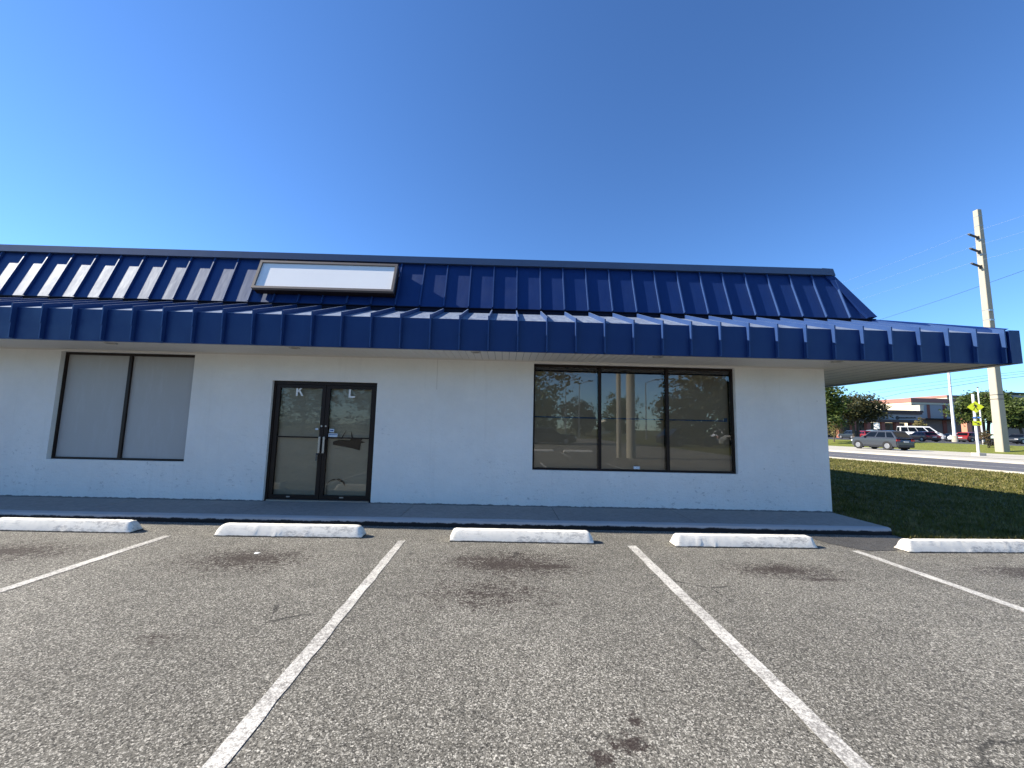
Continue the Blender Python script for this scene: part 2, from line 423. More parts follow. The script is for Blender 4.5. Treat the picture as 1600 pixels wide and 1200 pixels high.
# raised verge up to the shopping centre's car park
def lotx(y): return 54.0 if y < 50 else 54 - (y - 50) * .33
mb = MB(); ys = [-45 + 3 * i for i in range(56)]; K = 7
for y in ys:
    for k in range(K):
        t = k / (K - 1); a = swx(y); b = lotx(y) if lotx(y) > a + 2 else a + 2
        s_ = t * t * (3 - 2 * t)
        mb.v.append((a + (b - a) * t, y, .095 + (.70 - .095) * s_))
for i in range(len(ys) - 1):
    for k in range(K - 1):
        a = i * K + k; mb.f.append((a, a + 1, a + K + 1, a + K))
tag(mb.build('grass_verge', 'verge', smooth=True), kind='structure')
pts = [(max(lotx(y), swx(y) + 2), y) for y in ys]
sheet('far_car_park', [(400, -45)] + [(400, 260)] + [(10, 260)] + list(reversed(pts)), .70, 'lot')
for (px, d) in ((1462, 57), (1478, 62), (1512, 56), (1590, 46)):
    c = gnd(px, d, .704)
    sheet('bay_line', [(c.x - 1.6, c.y - .35), (c.x + 1.6, c.y - .75), (c.x + 1.6, c.y - .55), (c.x - 1.6, c.y - .15)], .704, 'white_paint')

# parking stripes (slightly skewed as painted)
for (xa, ya, xb, yb, wd) in ((-4.20, 5.30, -4.10, -3.5, .10), (-1.257, 5.275, -1.12, -2.5, .092), (1.640, 5.235, 1.56, -2.5, .106), (4.47, 5.19, 4.52, -3, .105)):
    mb = MB(); K = 60
    for i in range(K + 1):
        t = i / K; jx = random.uniform(-.004, .004); jw = random.uniform(-.004, .004)
        x = xa + (xb - xa) * t + jx; y = ya + (yb - ya) * t
        mb.v += [(x - wd / 2 - jw, y - .01 * (i == 0), .004), (x + wd / 2 + jw, y, .004)]
    for i in range(K): mb.f.append((2 * i, 2 * i + 2, 2 * i + 3, 2 * i + 1))
    tag(mb.build('parking_stripe', 'stripe'), kind='structure')

# walkway in front of the shop: top slab with sawn joints, kerb face
mb = MB(); xs = [-16, -11.2, -8.6, -6.2, -3.9, -1.52, .845, 2.9, 4.92, 5.77]
for a, b in zip(xs, xs[1:]):
    mb.box(a + .005, b - .005, 5.995 + .13, 7.24, .02, .099)
tag(mb.build('walkway', 'walk'), kind='structure')
mb = MB(); K = 150
for i in range(K + 1):
    x = -16 + 21.77 * i / K; j = random.uniform(-.006, .006); e = min(1, (5.77 - x) / .25)
    y0 = 5.99 + j + (1 - e) * .05
    for (dy, z) in ((0, -.03), (.004, .065), (.016, .088), (.04, .0975), (.1345, .0985), (.1345, -.03)): mb.v.append((x, y0 + dy if dy < .1 else 5.99 + dy, z + random.uniform(-.0015, .0015)))
for i in range(K):
    for k in range(5): a = i * 6 + k; mb.f.append((a, a + 6, a + 7, a + 1))
mb.f.append(tuple(range(K * 6, K * 6 + 6)))
tag(mb.build('kerb', 'curb', smooth=True), kind='structure')
mb = MB()
mb.box(-16, 5.76, 6.2, 7.2, -.02, .085); tag(mb.build('walkway_bed', 'groove'), kind='structure')

# ------------------------------------------------------------------ shop building
shop = tag(empty('shop_building', (0, 7.118, .099)), 'long white stucco shop with a blue standing seam mansard roof and deep awning', 'building')
def sp(mb, name, m, parent=None, **kw):
    """part of the shop, built in world coordinates"""
    o = mb.build(name, m, None, **kw)
    p = parent or shop
    o.parent = p
    off = Vector((0, 0, 0)); q = p
    while q is not None: off += q.location; q = q.parent
    o.location = -off
    return o
D, ZS, ZT = 7.118, .05, 2.662
XL, XC, YBK = -16, 5.772, 24
DOOR = (-4.115, -2.275, ZS, 2.185)
WL = (-7.842, -5.512, .735, 2.612)
WB = (.500, 4.135, .722, 2.607)
def wall_cells(mb, x0, x1, z0, z1, y, ops, depth):
    X = sorted({x0, x1} | {o[0] for o in ops} | {o[1] for o in ops}); Z = sorted({z0, z1} | {o[2] for o in ops} | {o[3] for o in ops})
    for a, b in zip(X, X[1:]):
        for c, d in zip(Z, Z[1:]):
            mx, mz = (a + b) / 2, (c + d) / 2
            if any(o[0] < mx < o[1] and o[2] < mz < o[3] for o in ops): continue
            mb.quad((a, y, c), (b, y, c), (b, y, d), (a, y, d))
    for a, b, c, d in ops:
        y2 = y + depth
        mb.quad((a, y, c), (a, y, d), (a, y2, d), (a, y2, c)); mb.quad((b, y, d), (b, y, c), (b, y2, c), (b, y2, d))
        mb.quad((a, y, d), (b, y, d), (b, y2, d), (a, y2, d)); mb.quad((b, y, c), (a, y, c), (a, y2, c), (b, y2, c))
mb = MB()
wall_cells(mb, XL, XC, ZS, 3.3, D, (DOOR, WL, WB), .2)
mb.quad((XC, D, ZS), (XC, YBK, ZS), (XC, YBK, 3.3), (XC, D, 3.3))
mb.quad((XC, YBK, ZS), (XL, YBK, ZS), (XL, YBK, 3.3), (XC, YBK, 3.3))
mb.quad((XL, YBK, ZS), (XL, D, ZS), (XL, D, 3.3), (XL, YBK, 3.3))
sp(mb, 'wall', 'stucco')
# conduit stub on the wall
mb = MB(); mb.tube([(-1.225, D - .006, 2.655), (-1.222, D - .006, 2.09)], .006, 6); sp(mb, 'conduit', 'soffit')
# soffit boards (run front to back under the front, lengthwise under the end)
PF = dict(yf=6.139, yb=7.319, zf=3.117, zb=3.643, za=3.562, yt=7.709, zt=4.745, xe=8.02, xm=6.945, xt=6.425)
mb = MB(); g = MB(); x = XL; stp = .118
while x < XC - .01:
    b = min(x + stp, XC)
    mb.quad((x + .003, 6.16, 2.647), (x + .003, D, 2.647), (b - .003, D, 2.647), (b - .003, 6.16, 2.647))
    g.quad((x - .004, 6.16, 2.653), (x - .004, D, 2.653), (x + .004, D, 2.653), (x + .004, 6.16, 2.653))
    x += stp
x = XC + .02
mb.box(XC - .004, XC + .02, 6.16, YBK, 2.640, 2.66)
while x < 7.99:
    b = min(x + .305, 7.995)
    mb.quad((x + .006, 6.16, 2.647), (x + .006, YBK, 2.647), (b - .006, YBK, 2.647), (b - .006, 6.16, 2.647))
    g.quad((x - .006, 6.16, 2.653), (x - .006, YBK, 2.653), (x + .006, YBK, 2.653), (x + .006, 6.16, 2.653))
    x += .305
mb.box(XL, XC - .005, D - .022, D - .002, 2.628, 2.6465)        # edge trim along the wall
sf = sp(mb, 'soffit', 'soffit')
sp(g, 'soffit_groove', 'groove', sf)
for lx, ly in ((-6.3, 6.4), (-3.4, 6.4), (-.49, 6.36), (2.45, 6.36), (5.4, 6.38)):
    mb = MB()
    K = 20; ring = []
    for r, z in ((.085, 2.646), (.082, 2.634), (.062, 2.632), (.055, 2.6445)):
        ring.append([(lx + r * math.cos(6.2832 * k / K), ly + r * math.sin(6.2832 * k / K), z) for k in range(K)])
    for q in ring: mb.v += q
    for i in range(3):
        for k in range(K): mb.f.append((i * K + k, i * K + (k + 1) % K, (i + 1) * K + (k + 1) % K, (i + 1) * K + k))
    lm = sp(mb, 'soffit_light', 'alu', smooth=True)
    mb = MB(); mb.add([(lx + .056 * math.cos(6.2832 * k / K), ly + .056 * math.sin(6.2832 * k / K), 2.643) for k in range(K)], (tuple(range(K)),))
    sp(mb, 'lens', 'steel', lm)

# awning roof with its vertical fascia
p_ = PF; RIB = .066; RW = .010
pitch, x0f = .4524, -.2844
ribs = [x0f + k * pitch for k in range(-34, 20) if XL < x0f + k * pitch]
mb = MB()
mb.quad((XL, p_['yf'], 2.635), (p_['xe'], p_['yf'], 2.635), (p_['xe'], p_['yf'], p_['zf']), (XL, p_['yf'], p_['zf']))
mb.quad((p_['xe'], p_['yf'], 2.635), (p_['xe'], YBK, 2.635), (p_['xe'], YBK, p_['zf']), (p_['xe'], p_['yf'], p_['zf']))
mb.quad((XL, p_['yf'], p_['zf']), (p_['xe'], p_['yf'], p_['zf']), (p_['xm'], p_['yb'], p_['za']), (XL, p_['yb'], p_['za']))
mb.quad((p_['xe'], p_['yf'], p_['zf']), (p_['xe'], YBK, p_['zf']), (p_['xm'], YBK, p_['za']), (p_['xm'], p_['yb'], p_['za']))
mb_panels = mb; mb = MB()
sl = (p_['za'] - p_['zf']) / (p_['yb'] - p_['yf']); ny, nz = -.407, .9134
def fr_rib(x, yend):
    ze = p_['zf'] + sl * (yend - p_['yf'])
    ro = p_['yf'] - RIB; zc = p_['zf'] + RIB / nz - RIB * sl
    j = random.uniform(-.006, .006); k = random.uniform(-.004, .004)
    poly = [(p_['yf'] + .002, 2.634), (ro + .012, 2.634), (ro + .010, 2.86 + j), (ro, 2.87 + j), (ro, zc), (yend + ny * RIB, ze + nz * RIB), (yend, ze - .002), (p_['yf'] + .002, p_['zf'] - .002)]
    mb.prism(poly, 'x', x - RW + k, x + RW + k)
for x in ribs:
    if x > p_['xe'] - .06: continue
    yend = p_['yb'] if x < p_['xm'] else p_['yf'] + (p_['xe'] - x) * (p_['yb'] - p_['yf']) / (p_['xe'] - p_['xm'])
    fr_rib(x, yend)
y = p_['yf'] + .35
slx = (p_['za'] - p_['zf']) / (p_['xe'] - p_['xm'])
while y < YBK:
    xend = p_['xm'] if y > p_['yb'] else p_['xe'] - (y - p_['yf']) * (p_['xe'] - p_['xm']) / (p_['yb'] - p_['yf'])
    zz = p_['zf'] + slx * (p_['xe'] - xend)
    poly = [(p_['xe'] - .002, 2.634), (p_['xe'] + RIB, 2.634), (p_['xe'] + RIB, p_['zf'] + .028), (xend + .017, zz + .037), (xend, zz - .002), (p_['xe'] - .002, p_['zf'] - .002)]
    mb.prism(poly, 'y', y - RW, y + RW); y += pitch
aw = sp(mb_panels, 'awning_roof', 'blue_dusty_lit'); sp(mb, 'standing_seams', 'blue_seam', aw)
# mitre cap and corner trim of the awning
mb = MB()
a = Vector((p_['xe'], p_['yf'], p_['zf'])); b = Vector((p_['xm'], p_['yb'], p_['za']))
up = Vector((0, 0, .085))
for o1, o2 in ((Vector((-.09, 0, 0)), Vector((0, .10, 0))),):
    mb.add([a + o1 + up * .6, b + o1 + up * .6, b + up, a + up, a + o2 + up * .6, b + o2 + up * .6], ((0, 3, 2, 1), (3, 4, 5, 2)))
    mb.add([a + o1 - Vector((0, 0, .01)), b + o1 - Vector((0, 0, .01)), b + o1 + up * .6, a + o1 + up * .6], ((0, 3, 2, 1),))
mb.box(p_['xe'] - .10, p_['xe'] + .072, p_['yf'] - .072, p_['yf'] + .10, 2.63, p_['zf'] + .04)
sp(mb, 'corner_trim', 'blue', aw)
mb = MB(); mb.box(XL, p_['xe'] + .004, p_['yf'] - .006, p_['yf'] + .03, 2.622, 2.6345)
sp(mb, 'drip_edge', 'blue', aw)
mb = MB(); mb.box(p_['xe'] - .06, p_['xe'] + .006, p_['yf'] + .031, YBK, 2.618, 2.6345); sp(mb, 'eave_trim', 'soffit', sf)

# mansard
mb = MB()
mb.quad((XL, p_['yb'], p_['zb']), (p_['xm'], p_['yb'], p_['zb']), (p_['xt'], p_['yt'], p_['zt']), (XL, p_['yt'], p_['zt']))
mb.quad((p_['xm'], p_['yb'], p_['zb']), (p_['xm'], YBK, p_['zb']), (p_['xt'], YBK, p_['zt']), (p_['xt'], p_['yt'], p_['zt']))
mb.quad((XL, p_['yt'], p_['zt'] - .02), (p_['xt'], p_['yt'], p_['zt'] - .02), (p_['xt'], YBK, p_['zt'] - .02), (XL, YBK, p_['zt'] - .02))
mb.quad((p_['xm'], YBK, p_['zb']), (XL, YBK, p_['zb']), (XL, YBK, p_['zt']), (p_['xt'], YBK, p_['zt']))
RM = .038
mb_panels = mb; mb = MB()
for x in ribs:
    if x > p_['xm'] - .09: continue
    t = 1 if x < p_['xt'] - .02 else (p_['xm'] - x) / (p_['xm'] - p_['xt']) - .03
    a = Vector((0, p_['yb'] + .02 * .33, p_['zb'] + .02)); b = Vector((0, p_['yb'] + (p_['yt'] - p_['yb']) * t, p_['zb'] + (p_['zt'] - p_['zb']) * t))
    nn = Vector((0, -.9427, .3336)) * RM; k = random.uniform(-.005, .005)
    poly = [(q.y, q.z) for q in (a - nn * .05, a + nn, b + nn, b - nn * .05)]
    mb.prism(poly, 'x', x - RW + k, x + RW + k)
y = p_['yb'] + .5
while y < YBK:
    t = 1 if y > p_['yt'] else (y - p_['yb']) / (p_['yt'] - p_['yb'])
    a = (p_['xm'], p_['zb']); b = (p_['xm'] + (p_['xt'] - p_['xm']) * t, p_['zb'] + (p_['zt'] - p_['zb']) * t)
    mb.prism([(a[0] - .01, a[1]), (a[0] + .034, a[1] + .015), (b[0] + .034, b[1] + .015), (b[0] - .01, b[1])], 'y', y - RW, y + RW); y += pitch
mr = sp(mb_panels, 'mansard_roof', 'blue'); sp(mb, 'standing_seams', 'blue_seam', mr)
# cap flashing along the top, hip flashing down the corner, base flashing coloured dark for the shaded gap
mb = MB(); f = .072
cp = [(p_['yt'] - .115, p_['zt'] - .132), (p_['yt'] - .100, p_['zt'] + .004), (p_['yt'] + .16, p_['zt'] + .015), (p_['yt'] + .16, p_['zt'] - .02), (p_['yt'] - .02, p_['zt'] - .132)]
mb.prism(cp, 'x', XL, p_['xt'] + .015)
mb.prism([(p_['xt'] + .105, p_['zt'] - .135), (p_['xt'] + .06, p_['zt'] + .004), (p_['xt'] - .16, p_['zt'] + .013), (p_['xt'] - .16, p_['zt'] - .02), (p_['xt'] + .02, p_['zt'] - .135)], 'y', p_['yt'] - .098, YBK)
sp(mb, 'cap_flashing', 'cap', mr)
mb = MB()
a = Vector((p_['xm'] + .01, p_['yb'], p_['zb'] + .012)); b = Vector((p_['xt'] + .03, p_['yt'] - .03, p_['zt'] - .13)); nf = Vector((0, -.9427, .3336)); nr = Vector((.905, 0, .427))
w_ = Vector((-.14, 0, 0)); e = nf * .045
mb.add([a + w_ + e, a + e + nr * .04, b + e + nr * .04, b + w_ + e, a + w_, b + w_, a + nr * .045 + Vector((0, .13, 0)), b + nr * .045 + Vector((0, .13, 0))],
       ((0, 1, 2, 3), (4, 0, 3, 5), (1, 6, 7, 2)))
sp(mb, 'hip_flashing', 'blue', mr)
mb = MB(); mb.box(XL, p_['xm'] - .03, p_['yb'] + .012, p_['yb'] + .05, p_['za'] - .06, p_['zb'] + .02)
mb.box(p_['xm'] - .05, p_['xm'] - .012, p_['yb'] + .051, YBK, p_['za'] - .06, p_['zb'] + .02)
mb.box(XL, p_['xm'] + .03, p_['yb'] - .030, p_['yb'] + .011, p_['zb'] - .006, p_['zb'] + .008)
mb.box(p_['xm'] - .011, p_['xm'] + .03, p_['yb'] + .0115, YBK, p_['zb'] - .006, p_['zb'] + .008)
sp(mb, 'base_flashing', 'gap_shade', mr)

# ---- windows
def frame_mb(mb, x0, x1, z0, z1, y0, y1, t, tb=None, tt=None):
    tb = tb or t; tt = tt or t
    mb.box(x0, x0 + t, y0, y1, z0, z1); mb.box(x1 - t, x1, y0, y1, z0, z1)
    mb.box(x0 + t, x1 - t, y0 + .001, y1, z0, z0 + tb); mb.box(x0 + t, x1 - t, y0 + .001, y1, z1 - tt, z1)
YW = D + .075
def window(o, mulls, pane, label, tt=None):
    mb = MB(); x0, x1, z0, z1 = o
    frame_mb(mb, x0, x1, z0, z1, YW, YW + .07, .036, .036, tt or .045)
    for m_ in mulls: mb.box(m_ - .026, m_ + .026, YW - .004, YW + .07, z0 + .036, z1 - (tt or .045))
    fr = sp(mb, 'window', 'bronze'); fr['label'] = label
    ed = [x0 + .036] + [q for m_ in mulls for q in (m_ - .026, m_ + .026)] + [x1 - .036]
    for a, b in zip(ed[::2], ed[1::2]):
        mb = MB(); tl = random.uniform(-.004, .004)
        mb.quad((a, YW + .03 + tl, z0 + .036), (b, YW + .03 - tl, z0 + .036), (b, YW + .03 - tl, z1 - (tt or .045)), (a, YW + .03 + tl, z1 - (tt or .045)))
        sp(mb, 'pane', pane, fr)
    return fr
window(WL, [-6.69], 'film', 'two pane shop window covered by grey frosted film')
fb = window(WB, [1.705, 2.93], 'glass', 'three pane shop window with a lowered beige shade')
for a, b in ((.53, 1.68), (1.72, 2.91), (2.95, 4.11)):
    mb = MB(); K = 14; dz = random.uniform(-.01, .01)
    for i in range(K + 1):
        x = a + (b - a) * i / K; yy = YW + .14 + .004 * math.sin(i * 1.3)
        mb.v += [(x, yy, .74), (x, yy, 2.49 + dz)]
    for i in range(K): mb.f.append((2 * i, 2 * i + 2, 2 * i + 3, 2 * i + 1))
    sp(mb, 'shade', 'blind', fb, smooth=True)
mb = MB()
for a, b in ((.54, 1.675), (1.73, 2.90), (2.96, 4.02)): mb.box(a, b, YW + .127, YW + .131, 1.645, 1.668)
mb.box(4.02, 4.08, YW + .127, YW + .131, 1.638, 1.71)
sp(mb, 'blue_strip', 'mid_blue', fb)  # stands in for an unidentified thin blue line across the panes
mb = MB(); mb.box(2.31, 2.42, YW + .020, YW + .024, .765, .812); sp(mb, 'sticker', 'sticker', fb)
for (a, b, c, d, dep) in ((.45, 4.2, .6, 2.75, .45), (-4.5, -2, 0, 2.5, .5)):
    mb = MB(); y0, y1 = D + .205, YW + dep
    mb.quad((a, y1, c), (b, y1, c), (b, y1, d), (a, y1, d)); mb.quad((a, y0, d), (b, y0, d), (b, y1, d), (a, y1, d)); mb.quad((a, y0, c), (a, y1, c), (a, y1, d), (a, y0, d)); mb.quad((b, y0, c), (b, y1, c), (b, y1, d), (b, y0, d))
    sp(mb, 'dark_interior', 'dark_in')

# ---- entrance: frame and two leaves
YD = D + .055
x0, x1, z0, z1 = DOOR
mb = MB(); frame_mb(mb, x0, x1, .099, z1, YD, YD + .11, .042, .012, .055)
df = sp(mb, 'door_frame', 'bronze')
mb = MB(); mb.box(x0 + .042, x1 - .042, YD - .03, YD + .1, .1015, .126); sp(mb, 'threshold', 'alu', df)
xm = -3.192
def poly_mesh(pts, y, name, m, parent, th=.003):
    mb = MB(); mb.prism(pts, 'y', y - th, y); return sp(mb, name, m, parent)
for li, (a, b) in enumerate(((x0 + .045, xm - .004), (xm + .004, x1 - .045))):
    mb = MB(); st = .068
    frame_mb(mb, a, b, .13, z1 - .06, YD + .012, YD + .06, st, .075, .06)
    leaf = sp(mb, 'door', 'bronze'); leaf['label'] = ('left glass door leaf lettered K', 'right glass door leaf lettered L with torn paper')[li]
    mb = MB(); mb.quad((a + st, YD + .035, .205), (b - st, YD + .035, .205), (b - st, YD + .035, z1 - .12), (a + st, YD + .035, z1 - .12)); sp(mb, 'pane', 'door_glass', leaf)
    mb = MB(); KX, KZ = 12, 26
    for i in range(KX + 1):
        for k in range(KZ + 1):
            mb.v.append((a + .02 + (b - a - .04) * i / KX, YD + .10 + random.uniform(-.012, .012), .15 + (z1 - .25) * k / KZ))
    for i in range(KX):
        for k in range(KZ): q = i * (KZ + 1) + k; mb.f.append((q, q + KZ + 1, q + KZ + 2, q + 1))
    sp(mb, 'paper_cover', 'paper', leaf, smooth=True)
    mb = MB(); mb.box(a + st + .002, b - st - .002, YD + .022, YD + .032, 1.188, 1.212); sp(mb, 'push_bar', 'bronze', leaf)
    hx = b - .034 if li == 0 else a + .034
    mb = MB(); mb.box(hx - .017, hx + .017, YD - .045, YD - .028, .93, 1.215)
    mb.box(hx - .008, hx + .008, YD - .03, YD + .013, .95, .97); mb.box(hx - .008, hx + .008, YD - .03, YD + .013, 1.17, 1.19)
    sp(mb, 'handle', 'alu', leaf, bevel=.003)
    mb = MB(); mb.tube([(hx, YD + .012, 1.40), (hx, YD + .004, 1.40)], .016, 12); sp(mb, 'lock', 'alu', leaf)
    mb = MB()
    if li: mb.box(a + .35, a + .42, YD + .006, YD + .012, .165, .185)
    else: mb.box(a + .32, a + .38, YD + .006, YD + .012, .165, .185)
    sp(mb, 'floor_bolt', 'alu', leaf)
LD, RD = [o for o in shop.children if o.name.startswith('door') and 'frame' not in o.name]
yl = YD + .0345
def KL(pts, cx, cz, h, parent):
    for poly in pts:
        poly_mesh([(cx + px * h, cz + pz * h) for px, pz in poly], yl, 'letter', 'letter', parent)
mbk = MB()
h, cx, cz = .165, -3.735, 1.925
for poly in ([(0, 0), (.19, 0), (.19, 1), (0, 1)], [(.191, .38), (.191, .60), (.56, 1), (.79, 1)], [(.30, .505), (.42, .63), (.82, 0), (.60, 0)]):
    mbk.prism([(cx + a * h, cz + b * h) for a, b in poly], 'y', yl - .003, yl)
sp(mbk, 'letter_k', 'letter', LD)
mbk = MB(); cx = -2.80; cz = 1.915
for poly in ([(0, 0), (.2, 0), (.2, 1), (0, 1)], [(.201, 0), (.70, 0), (.70, .17), (.201, .17)]):
    mbk.prism([(cx + a * h, cz + b * h) for a, b in poly], 'y', yl - .003, yl)
sp(mbk, 'letter_l', 'letter', RD)
for (cx, cz, ww, hh, m_, par) in ((-3.055, 1.325, .085, .06, 'sticker', RD), (-3.03, 1.245, .16, .062, 'sticker', RD), (-3.065, 1.20, .09, .022, 'sticker_blue', RD), (-3.32, 1.345, .05, .03, 'sticker', LD)):
    mb = MB(); mb.box(cx - ww / 2, cx + ww / 2, yl - .002, yl, cz - hh / 2, cz + hh / 2); sp(mb, 'sticker', m_, par)
mb = MB(); mb.box(-3.085, -3.025, yl - .0035, yl - .0022, 1.315, 1.335); mb.box(-3.10, -2.96, yl - .0035, yl - .0022, 1.25, 1.262); sp(mb, 'sticker_print', 'sticker_blue', RD)
# torn hole in the paper of the right leaf and a bent strip, loop low down
YP = YD + .083
hole = [(-3.04, 1.13), (-2.93, 1.165), (-2.75, 1.16), (-2.72, 1.19), (-2.735, 1.33), (-2.70, 1.22), (-2.64, 1.19), (-2.60, 1.215), (-2.57, 1.18), (-2.52, 1.20), (-2.545, 1.15), (-2.47, 1.13), (-2.545, 1.11), (-2.56, .985), (-2.70, 1.02), (-3.04, 1.075)]
def fan(pts, y, name, m, par):
    import mathutils.geometry as mg
    mb = MB(); tri = mg.tessellate_polygon([[Vector((a, b, 0)) for a, b in pts]])
    mb.add([(a, y, b) for a, b in pts], [tuple(t) for t in tri]); return sp(mb, name, m, par)
fan(hole, YP, 'torn_hole', 'dark_in', RD)
mb = MB(); mb.tube([(-2.90, YP, 1.18), (-2.86, YP, 1.26), (-2.82, YP, 1.33)], [.008, .006, .002], 5); sp(mb, 'paper_tear', 'dark_in', RD)
mb = MB(); c0 = (-2.94, .36)
mb.tube([(c0[0] + .155 * math.cos(t), YP - .004, c0[1] + .10 * math.sin(t) * 1.15) for t in [math.pi * i / 14 for i in range(15)]], [.003, .008, .012, .015, .017, .018, .017, .014, .011, .008, .006, .005, .004, .003, .002], 6)
mb.tube([(c0[0] - .155, YP - .004, .37), (c0[0] - .152, YP - .004, .21)], .003, 5); sp(mb, 'loop', 'dark_in', RD)
mb = MB(); mb.box(-3.285, -3.245, YD - .012, YD + .012, .90, .928); mb.tube([(-3.275, YD - .02, .93), (-3.265, YD - .03, .80)], [.006, .010], 6); sp(mb, 'door_chain', 'steel', LD)

# ------------------------------------------------------------------ sign cabinet on the mansard
U = Vector((0, .3336, .9427)); Nn = Vector((0, -.9427, .3336))
P0 = Vector((0, p_['yb'], p_['zb']))
def onm(x, u, n_): return P0 + Vector((x, 0, 0)) + U * u + Nn * n_
def mbox(mb, x0, x1, u0, u1, n0, n1):
    vs = [onm(x, u, n_) for u, n_ in ((u0, n1), (u0, n0), (u1, n0), (u1, n1)) for x in (x0, x1)]
    mb.add(vs, ((0, 1, 3, 2), (2, 3, 5, 4), (4, 5, 7, 6), (6, 7, 1, 0), (0, 2, 4, 6), (1, 7, 5, 3)))
def u_of(pt): return (Vector(pt) - P0).dot(U)
SX0, SX1, SU0, SU1, SN = -4.690, -2.105, .175, .822, .22
sg = tag(empty('sign_cabinet', onm(-3.4, SU0, .1)), 'blank white sign box in a brown frame mounted on the blue roof', 'sign')
mb = MB(); mbox(mb, SX0 + .01, SX1 - .01, SU0 + .01, SU1 - .01, .03, SN - .055)
def sgp(mb, nm, m): o = mb.build(nm, m, sg); o.location = -sg.location; return o
sgp(mb, 'cabinet', 'bronze')
mb = MB(); t = .046
mbox(mb, SX0, SX1, SU0, SU0 + t, SN - .06, SN); mbox(mb, SX0, SX1, SU1 - t, SU1, SN - .06, SN)
mbox(mb, SX0, SX0 + t, SU0 + t, SU1 - t, SN - .06, SN - .001); mbox(mb, SX1 - t, SX1, SU0 + t, SU1 - t, SN - .06, SN - .001)
sgp(mb, 'frame', 'sign_frame')
mb = MB(); mbox(mb, SX0 + t + .002, SX1 - t - .002, SU0 + t + .002, SU1 - t - .002, SN - .05, SN - .03); sgp(mb, 'sign_face', 'sign_face')

# ------------------------------------------------------------------ wheel stops
def wheel_stop(cx, cy, rz, L, label, seed, both=.02, gl=0.0):
    rng = random.Random(seed); mb = MB(); K = 60; rng0, rng1 = rng.random(), rng.random(); prof = [(-.102, 0), (-.100, .012), (-.078, .068), (-.056, .124), (-.046, .137), (.042, .139), (.054, .126), (.078, .068), (.100, .012), (.102, 0)]
    for i in range(K + 1):
        t = i / K; x = -L / 2 + L * t
        e0 = min(1, t * L / (.04 + .05 * rng0)); e1 = min(1, (1 - t) * L / (.04 + .05 * rng1))
        e = max(.0, 1 - (1 - min(e0, e1)) ** 2)
        for (y, z) in prof:
            zz = z * (.42 + .58 * e) if z > .03 else z
            mb.v.append((x + rng.uniform(-.002, .002), y + rng.uniform(-.0012, .0012) - (rng.uniform(0, .012) if rng.random() < .02 else 0), max(0, zz + (rng.uniform(-.0012, .0012) - (rng.uniform(0, .014) if rng.random() < .025 else 0) if z > 0 else 0))))
    n_ = len(prof)
    for i in range(K):
        for k in range(n_ - 1): a = i * n_ + k; mb.f.append((a, a + n_, a + n_ + 1, a + 1))
    mb.f.append(tuple(range(n_))); mb.f.append(tuple(K * n_ + k for k in range(n_ - 1, -1, -1)))
    o = mb.build('wheel_stop', 'stop', smooth=True)
    o.location = (cx, cy, .0); o.rotation_euler.z = rz
    return tag(o, label, 'wheel stop', 'white wheel stops in front of the walkway')
wheel_stop(-5.66, 5.475, .0, 1.83, 'white wheel stop cut by the left edge, before the frosted window', 1)
wheel_stop(-2.72, 5.425, .012, 1.85, 'white wheel stop in front of the glass double door', 2)
wheel_stop(.255, 5.37, .0, 1.83, 'white wheel stop in front of the wall left of the shaded window', 3)
wheel_stop(3.115, 5.325, .02, 1.84, 'white wheel stop in front of the shaded window, with a tyre tread mark', 4)
wheel_stop(6.03, 5.285, .045, 1.83, 'white wheel stop cut by the right edge, before the shaded grass', 5)
mb = MB(); c = Vector((-2.70, 4.66, .006))
mb.add([c + Vector(q) for q in ((-.03, -.01, 0), (.01, -.014, .004), (.035, .006, .012), (.0, .012, .006), (-.026, .008, .012))], ((0, 1, 2, 3, 4),))
o = mb.build('paper_scrap', 'letter'); s_ = o.modifiers.new('solid', 'SOLIDIFY'); s_.thickness = .002
tag(o, 'tiny white paper scrap on the oil stained asphalt', 'litter')

# ------------------------------------------------------------------ trees
def leaves(mb, blobs, n, size, rng, flat=.6, dead=.0):
    tot = sum(b[3] * b[4] * b[5] for b in blobs)
    for (cx, cy, cz, rx_, ry_, rz_) in blobs:
        m_ = int(n * rx_ * ry_ * rz_ / tot)
        # clumps on and inside the blob
        nc = max(6, m_ // 26); cl = []
        for _ in range(nc):
            d = Vector((rng.gauss(0, 1), rng.gauss(0, 1), rng.gauss(0, 1))).normalized(); r = rng.uniform(.45, 1.06)
            cl.append((d.x * r, d.y * r, d.z * r))
        for _ in range(m_):
            q = rng.choice(cl); sp_ = .17
            p = Vector((cx + rx_ * (q[0] + rng.gauss(0, sp_)), cy + ry_ * (q[1] + rng.gauss(0, sp_)), cz + rz_ * (q[2] + rng.gauss(0, sp_ * .75))))
            a = Vector((rng.uniform(-1, 1), rng.uniform(-1, 1), rng.uniform(-flat, flat))).normalized(); b = a.cross(Vector((rng.uniform(-1, 1), rng.uniform(-1, 1), rng.uniform(-1, 1)))).normalized()
            s = size * rng.uniform(.55, 1.3)
            mb.add((p - a * s, p + b * s * .45, p + a * s, p - b * s * .45), ((0, 1, 2, 3),))
